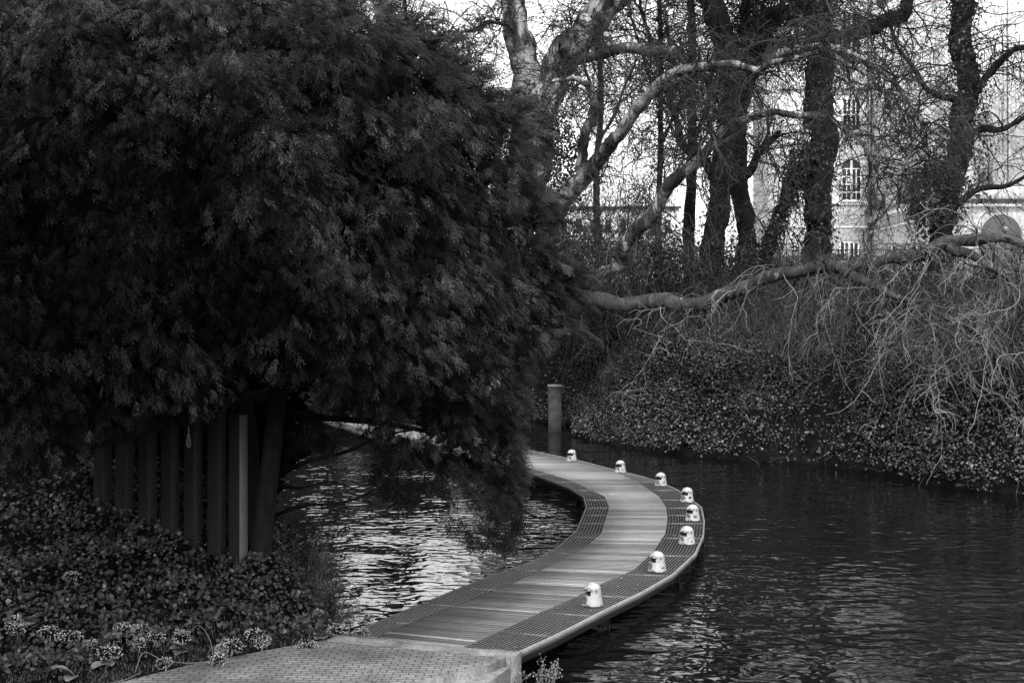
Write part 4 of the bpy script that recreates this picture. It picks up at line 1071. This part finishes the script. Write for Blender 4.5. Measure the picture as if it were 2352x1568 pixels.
t5, L5_ = bare_tree('bare_tree', 'slender trunk with a leafy ivy cloak standing before the columns at right', [(2155, 690, 58, 60), (2160, 560, 58, 56), (2180, 440, 58, 54), (2205, 330, 58, 54), (2222, 230, 58, 50), (2214, 120, 58, 50), (2208, 0, 58, 48), (2200, -140, 58, 36), (2190, -280, 58, 32), (2180, -500, 57, 26), (2200, -900, 55, 12)],
                    [[(2222, 250, 58, 20), (2262, 180, 57.4, 17), (2310, 130, 57, 14), (2360, 105, 56.6, 12), (2460, 90, 56, 8)], [(2205, 330, 58, 22), (2250, 300, 57.5, 18), (2320, 290, 57, 12), (2380, 250, 57, 8)], [(2160, 500, 58, 20), (2240, 440, 57.5, 14), (2330, 420, 57, 10), (2400, 380, 57, 7)], [(2200, 240, 58, 18), (2130, 200, 57.5, 13), (2070, 120, 57, 9), (2040, 40, 57, 6)]],
                    M['darkbark'], dict(n1r=.035, n1=200, L1=3.8, n2=1100, n3=3200, grav=.08, balls=700, tonelo=.1, tonehi=.9, trunk=True), twmat='twig_dark')
for k, (x, w_, D, lb) in enumerate([(1516, 15, 72, 'thin straight dark trunk seen between the plane limbs'), (1588, 26, 70, 'slim dark trunk close to the left of the double-stemmed tree'), (1375, 16, 78, 'thin vine-hung trunk deep in the thicket right of the big plane tree'), (935, 12, 60, 'slim bare tree topping out above the yew')]):
    bare_tree('bare_tree', lb, [(x, 690, D, w_ * 1.2), (x - 4, 450, D, w_), (x + 4, 230, D, w_ * .8), (x - 2, 40, D, w_ * .7), (x, -120, D, w_ * .4)], [[(x, 330, D, w_ * .5), (x + 50, 230, D, w_ * .35), (x + 90, 120, D, 3)], [(x, 230, D, w_ * .5), (x - 45, 120, D, w_ * .35), (x - 70, 10, D, 3)]],
              M['darkbark'], dict(n1r=.03, n1=90, L1=4.0, n2=500, n3=1400, grav=.05, balls=150, tonelo=0, tonehi=.6, trunk=True), twmat='twig_dark')
# background crown above the frame top right
for k, (x, D) in enumerate([(-150, 62), (200, 66), (520, 64)]):
    bare_tree('bare_tree', ['bare tree on the far bank hidden behind the left of the yew', 'bare tree on the far bank hidden behind the yew middle', 'bare tree on the far bank hidden behind the yew trunk'][k], [(x + 250, 800, D, 40), (x + 255, 450, D, 34), (x + 240, 150, D, 24), (x + 250, -150, D, 14)], [[(x + 255, 450, D, 20), (x + 330, 200, D, 12), (x + 380, 0, D, 5)], [(x + 250, 350, D, 20), (x + 180, 150, D, 12), (x + 130, -50, D, 5)]],
              M['darkbark'], dict(n1=90, L1=3.4, n2=300, n3=500, grav=.05, balls=0, tonelo=0, tonehi=.6, trunk=True), twmat='twig_dark')


# high crown of the big plane tree above the frame
hi_l = [spline(np.array([[*at(x, y, D), w_ * D / F / 2] for x, y, D, w_ in l]), 30) for l in ([(1600, -220, 55, 40), (1700, -420, 53, 32), (1760, -800, 50, 14)], [(1600, -220, 55, 26), (1850, -330, 50, 18), (2100, -420, 46, 8)], [(1500, -100, 56, 26), (1450, -400, 54, 16), (1400, -750, 52, 8)], [(1150, -260, 58, 24), (1250, -450, 56, 16), (1300, -800, 54, 8)], [(1700, -420, 53, 20), (1950, -600, 48, 12), (2150, -700, 45, 6)])]
mbh = MB()
for l in hi_l: mbh.tubes(l[:, :3], l[:, 3], 8)
mbh.build('high_branches', M['twig_dark'], t1)


# ivy cloaks on trunks
def ivy_cloak(label, paths, n, size=(.09, .17), base=None, mat='ivy'):
    mb = MB(); A = np.concatenate([np.array(p) for p, _ in paths]); tot = sum(len(p) for p, _ in paths); per = n // len(paths)
    for p, sw in paths:
        S = spline(np.array([[*at(x, y, D), w_ * D / F / 2] for x, y, D, w_ in p]), 60); k = RS.randint(0, 60, per); a_ = RS.uniform(0, 2 * math.pi, per); rr = S[k, 3] * RS.uniform(.75, 1.15, per) * (1 + .35 * np.sin(k * .5 + a_ * 2) * RS.rand(per))
        nn_ = np.c_[np.cos(a_), np.sin(a_), np.zeros(per)]; O = S[k, :3] + nn_ * rr[:, None] + np.c_[np.zeros((per, 2)), RS.normal(0, .25, per)]
        X, Y, Z = frames(per, nn_ + [0, 0, .3], .5, np.tile([0, 0, -1.], (per, 1))); mb.scatter(LEAF_V, IVY_F4, O, X, Y, Z, RS.uniform(size[0], size[1], per), 0, RS.uniform(0, .8, per))
    b0_ = at(*paths[0][0][0][:3]); return tag(mb.build('climbing_ivy', M[mat], origin=b0_), label, 'ivy')


ivy_cloak('dark ivy smothering the fork of the big mottled plane tree', [([(1225, 520, 58, 90), (1220, 400, 58, 115), (1215, 290, 58, 110), (1225, 215, 58, 70)], 1), ([(1290, 470, 57.5, 60), (1298, 400, 57.5, 90), (1288, 330, 57.5, 80), (1262, 250, 57.5, 50)], 1)], 3600)
ivy_cloak('ivy cloak on the trunk left of the arched window', [([(1872, 620, 62.6, 100), (1878, 500, 62.6, 95), (1885, 380, 62.6, 90), (1885, 250, 62.6, 80), (1880, 120, 62.6, 70), (1884, -20, 62.6, 68)], 1), ([(1850, 340, 62.4, 60), (1820, 420, 62.2, 40), (1770, 560, 62, 44)], 1)], 5200)
ivy_cloak('ragged ivy cloak on the trunk before the columns', [([(2150, 640, 57.6, 90), (2155, 520, 57.6, 120), (2175, 430, 57.6, 150), (2205, 330, 57.6, 130), (2225, 240, 57.6, 90), (2214, 120, 57.6, 72), (2208, -20, 57.6, 66)], 1), ([(2120, 500, 57.2, 60), (2135, 430, 57.2, 80), (2160, 380, 57.2, 60)], 1)], 6000)
ivy_cloak('thin ivy on the double-stemmed tree', [([(1625, 660, 65.6, 80), (1645, 480, 65.6, 66), (1668, 320, 65.6, 66)], 1)], 800)

# hanging vines and thicket between trunks on the bank top
mb = MB(); n = 4600; sx = np.concatenate([RS.normal(1420, 90, n // 2), RS.uniform(1280, 1900, n - n // 2)]); top_y = np.where(np.abs(sx - 1400) < 130, RS.normal(560, 95, n), RS.normal(620, 55, n)); D = RS.uniform(61, 72, n)
S = np.stack([at(x, y, d_) for x, y, d_ in zip(sx, top_y, D)]); P1, R1 = walk(S, np.c_[RS.normal(0, .35, (n, 2)), -np.ones(n) * .6], RS.uniform(1.0, 3.0, n), 9, .33, .12, np.full(n, .010), .010); mb.tubes(P1, R1, 3, 0, RS.beta(1, 3, n))
stuff(mb.build('hanging_vines', M['twig']), 'fine hanging vines and saplings massed between the trunks on the bank top', 'vines')
# clumps of leaves in the thicket
mb = MB(); n = 26000; sx = RS.uniform(1290, 2352, n); sy = np.interp(sx, [1290, 1600, 1900, 2352], [600, 600, 640, 650]) + RS.normal(0, 1, n) * np.interp(sx, [1290, 1850, 1920], [42, 42, 18]); D = RS.uniform(60, 70, n); O = np.stack([at(x, y, d_) for x, y, d_ in zip(sx, sy, D)]); ok = np.sin(sx * .03) + RS.normal(0, .6, n) > -.2; O = O[ok]; n = len(O)
X, Y, Z = frames(n, np.tile([0, -.3, .6], (n, 1)), .5); mb.scatter(LEAF_V, IVY_F4, O, X, Y, Z, RS.uniform(.09, .18, n), 0, RS.uniform(0, .7, n)); stuff(mb.build('undergrowth', M['ivy']), 'dark leafy undergrowth along the top of the far bank', 'undergrowth')

# dark evergreen belt on the far left bank behind the yew
mb = MB(); n = 12000; bx = RS.uniform(-34, -1, n); top_ = 7.6 + 1.6 * np.sin(bx * .7) + 1.2 * np.sin(bx * 1.9 + 1); O = np.c_[bx, RS.uniform(71, 76, n), RS.uniform(.3, 1, n) ** .7 * top_]
X, Y, Z = frames(n, np.tile([0, -.6, .5], (n, 1)), .7); mb.scatter(LEAF_V, LEAF_F, O, X, Y, Z, RS.uniform(.3, .7, n), 0, RS.uniform(0, .4, n)); stuff(mb.build('evergreen_shrubbery', M['ivy']), 'dark evergreen shrubbery on the far bank behind the yew', 'shrubbery')
# unseen evergreen, added left of the view so its canopy shades the slope
t_ = thing('evergreen_tree', 'dense evergreen just outside the left of the frame that shades the flowered slope', 'tree', (-13, 13, H([(-13, 13)])[0]))
mb = MB(); p0_ = np.array([-13, 13, H([(-13, 13)])[0] - .3]); mb.tubes(np.array([p0_, p0_ + [.3, .1, 5], p0_ + [1.5, 0, 10]]), np.array([.45, .36, .2]), 12); mb.build('trunk', M['yewbark'], t_, smooth=True)
mb = MB(); n = 14000; a_ = RS.uniform(0, 2 * math.pi, n); rr = np.sqrt(RS.rand(n)); O = np.c_[-9.5 + 6.5 * rr * np.cos(a_), 11.5 + 6.0 * rr * np.sin(a_), 10.2 + RS.uniform(0, 1, n) * 3.2 * (1.1 - rr)]
O[:, 2] += .5 * np.sin(O[:, 0] * 1.3) * np.sin(O[:, 1] * 1.1); O = O[O[:, 2] > CZ + O[:, 1] * 731 / F + .6]; n = len(O); X, Y, Z = frames(n, np.tile([0, 0, 1.], (n, 1)), .6); mb.scatter(LEAF_V, LEAF_F, O, X, Y, Z, RS.uniform(.2, .45, n), 0, RS.uniform(0, .5, n)); mb.build('foliage', M['yew'], t_)

# ------------------------------------------------------------------ railing on the bank top
t_ = thing('iron_railing', 'thin dark iron railing running along the top of the far bank', 'railing', tuple(at(1850, 630, 66)))
rp0, rp1 = at(1540, 632, 70), at(2450, 636, 60)
mb = MB(); mb.bar(rp0 + [0, 0, 1.3], rp1 + [0, 0, 1.3], .05, .04); mb.bar(rp0 + [0, 0, .15], rp1 + [0, 0, .15], .04, .03); mb.build('handrail', M['rail'], t_)
mb = MB(); n = 200
for k in range(n + 1):
    p = rp0 + (rp1 - rp0) * k / n; mb.bar(p + [0, 0, .0], p + [0, 0, 1.28], .022, .022, 0, (0, 1, 0))
mb.build('balusters', M['rail'], t_)
for k in range(0, 14):
    p = rp0 + (rp1 - rp0) * k / 13; mb = MB(); mb.bar(p - [0, 0, .6], p + [0, 0, 1.36], .06, .06, 0, (0, 1, 0)); mb.build('railing_post', M['rail'], t_)

# globe lamp
gp = at(2308, 640, 62); t_ = thing('globe_lamp', 'round white globe lamp on a thin dark pole before the arch', 'street lamp', tuple(gp)); gz_ = CZ - (526 - 731) * 62 / F
mb = MB(); mb.tubes(np.array([gp - [0, 0, .4], [gp[0], gp[1], gz_ - .1]]), np.array([.05, .035]), 8); mb.build('pole', M['rail'], t_)
mb = MB(); aa = np.radians(np.linspace(-90, 90, 13)); mb.lathe(np.c_[.16 * np.cos(aa) + 1e-4, .16 * np.sin(aa)], 20, (gp[0], gp[1], gz_)); mb.build('globe', M['white'], t_, smooth=True)

# ------------------------------------------------------------------ buildings
def px_box(mb, x0, x1, y0, y1, D, th, mat=0, proud=0):
    a_, b_ = at(x0, y1, D), at(x1, y0, D); mb.box(a_[0], b_[0], D - proud, D - proud + th, a_[2], b_[2], mat)


hall = thing('grand_building', 'pale classical building with arched windows and fluted pilasters behind the trees', 'building', tuple(at(2000, 680, 110)))
mb = MB(); px_box(mb, 1790, 1999, -220, 690, 110, 12); mb.build('wing_wall', M['render'], hall)
mb = MB(); px_box(mb, 1785, 1998, 464, 472, 110, .2, proud=.2); px_box(mb, 1785, 1998, 520, 524, 110, .12, proud=.12); px_box(mb, 1785, 1998, 196, 206, 110, .3, proud=.3); px_box(mb, 1785, 1998, 328, 331, 110, .1, proud=.1); mb.build('moulding', M['trim'], hall)
mb = MB(); px_box(mb, 1992, 1995.5, -200, 690, 110, .12, proud=.14); mb.build('drainpipe', M['shade'], hall)


def window(xc, y0, y1, w_, arch, D=110):
    fr = MB(); px_box(fr, xc - w_ / 2, xc + w_ / 2, y0 + (w_ / 2 if arch else 0), y1, D, .05, proud=.06)
    wobj = fr.build('window', M['window'], hall)
    if arch:
        mb_ = MB(); aa = np.linspace(0, math.pi, 17); c_ = at(xc, y0 + w_ / 2, D); r = w_ / 2 * D / F
        V = [(c_[0], D - .06, c_[2])] + [(c_[0] + r * math.cos(a_), D - .06, c_[2] + r * math.sin(a_)) for a_ in aa]; mb_.add(V, [(0, i + 1, i + 2) for i in range(16)]); mb_.build('arched_pane', M['window'], wobj)
    mb_ = MB(); s_ = D / F
    top = y0 + (w_ / 2 if arch else 0)
    for xx in (xc - w_ / 2, xc - w_ / 4, xc, xc + w_ / 4, xc + w_ / 2):
        hw = 2.4 if xx == xc else (1.6 if abs(xx - xc) > w_ / 3 else 1.1); px_box(mb_, xx - hw, xx + hw, (y0 + 3 if xx == xc and arch else top), y1, D, .04, proud=.11)
    for yy in np.linspace(top, y1, 5 if arch else 3): px_box(mb_, xc - w_ / 2, xc + w_ / 2, yy - 1.2, yy + 1.2, D, .036, proud=.108)
    mb_.build('window_frame', M['trim'], wobj)
    mb_ = MB(); px_box(mb_, xc - w_ / 2 - 4, xc + w_ / 2 + 4, y1 + 1.3, y1 + 5, D, .3, proud=.3); mb_.build('sill', M['trim'], wobj)


window(1955, 366, 460, 44, True); window(1955, 228, 300, 40, False); window(1950, 557, 640, 42, False); window(1862, 366, 460, 44, True); window(1955, 30, 150, 42, False); window(1862, 228, 300, 40, False)
# projecting portico block: side wall then front
X0 = 30.32; mb = MB(); mb.box(X0, X0 + 40, 87, 122, 4, 45); mb.build('portico_block', M['render'], hall)
for y_ in (105.5, 98.0, 91.5):                           # pilasters on the side wall, fluted
    mb = MB(); mb.box(X0 - .25, X0 - .001, y_ - 1.1, y_ + 1.1, 15.6, 31)
    for k in range(7): mb.box(X0 - .33, X0 - .25, y_ - .98 + k * .3, y_ - .80 + k * .3, 16.2, 30.4)
    mb.build('pilaster', M['trim'], hall)
    mb = MB(); mb.box(X0 - .5, X0 - .002, y_ - 1.35, y_ + 1.35, 31.0, 33.2); mb.build('capital', M['shade'], hall)
for y_ in (107, 100.5):
    mb = MB(); mb.box(X0 - .45, X0 - .003, y_ - .9, y_ + .9, 14.4, 16.4); mb.build('relief_panel', M['shade'], hall)
mb = MB()
mb.box(X0 - .5, X0 - .004, 86.4, 110, 13.5, 13.9); mb.box(X0 - .35, X0 - .004, 86.5, 110, 12.6, 12.8); mb.box(X0 - .6, X0 + 40, 86.2, 86.99, 13.4, 14.2); mb.box(X0 - .3, X0 + 40, 86.6, 86.995, 12.9, 13.1); mb.box(X0 - .7, X0 + 40, 86.0, 86.99, 33.3, 35); mb.build('string_course', M['trim'], hall)
for k, xc in enumerate((2272, 2348, 2440)):
    a_ = at(xc, 420, 86.9); mb = MB(); mb.box(a_[0] - 1.0, a_[0] + 1.0, 86.55, 86.998, 14.3, 31)
    for j in range(7): mb.box(a_[0] - .88 + j * .28, a_[0] - .72 + j * .28, 86.46, 86.55, 16.4, 30.4)
    mb.build('pilaster', M['trim'], hall)
    mb = MB(); mb.box(a_[0] - 1.3, a_[0] + 1.3, 86.3, 86.997, 31.0, 33.25); mb.build('capital', M['shade'], hall)
mb = MB(); a_ = at(2264, 440, 86.4); mb.box(a_[0] - .45, a_[0] + .45, 86.36, 86.54, 14.35, 15.7); mb.build('relief_panel', M['shade'], hall)
mb = MB(); aa = np.linspace(0, math.pi, 21); c_ = at(2300, 540, 86.5); V = [(c_[0], 86.5, c_[2])] + [(c_[0] + 1.35 * math.cos(q_), 86.5, c_[2] + 1.35 * math.sin(q_)) for q_ in aa]
mb.add(V, [(0, i + 1, i + 2) for i in range(20)]); mb.box(c_[0] - 1.35, c_[0] + 1.35, 86.5, 86.6, 6.5, c_[2]); mb.build('arched_doorway', M['window'], hall)
for xx, y0, y1 in ((2040, 550, 600), (2085, 540, 600)):
    pass
for y_ in (104, 97.5):
    mb = MB(); mb.box(X0 - .05, X0 - .005, y_ - 1.0, y_ + 1.0, 8.6, 11.2); w2 = mb.build('window', M['window'], hall); mb = MB(); mb.box(X0 - .12, X0 - .055, y_ - .06, y_ + .06, 8.6, 11.2); mb.box(X0 - .12, X0 - .056, y_ - 1.0, y_ + 1.0, 9.85, 9.97); mb.build('window_frame', M['trim'], w2)

far = thing('far_terrace', 'pale distant building with a flat roofline seen through the twigs beside the plane tree', 'building', tuple(at(1400, 700, 150)))
mb = MB(); px_box(mb, 1232, 1560, 478, 720, 150, 10); px_box(mb, 1560, 1720, 520, 720, 150, 10); mb.build('wall', M['render'], far)
mb = MB(); px_box(mb, 1228, 1300, 432, 474, 150, 4, proud=-1); px_box(mb, 1228, 1564, 473.9, 478.2, 150, 1, proud=.5); mb.build('roof', M['shade'], far)
for k in range(9):
    x = 1255 + k * 34; mb = MB(); px_box(mb, x, x + 13, 505, 535, 150, .1, proud=.06); mb.build('window', M['window'], far)
lh = thing('low_roofed_building', 'low building whose grey roofline shows just right of the yew top', 'building', tuple(at(1000, 700, 130)))
mb = MB(); px_box(mb, 600, 1150, 300, 720, 130, 10); mb.build('wall', M['render'], lh); mb = MB(); px_box(mb, 595, 1155, 274, 299.8, 130, 9, proud=.4); mb.build('roof', M['shade'], lh)
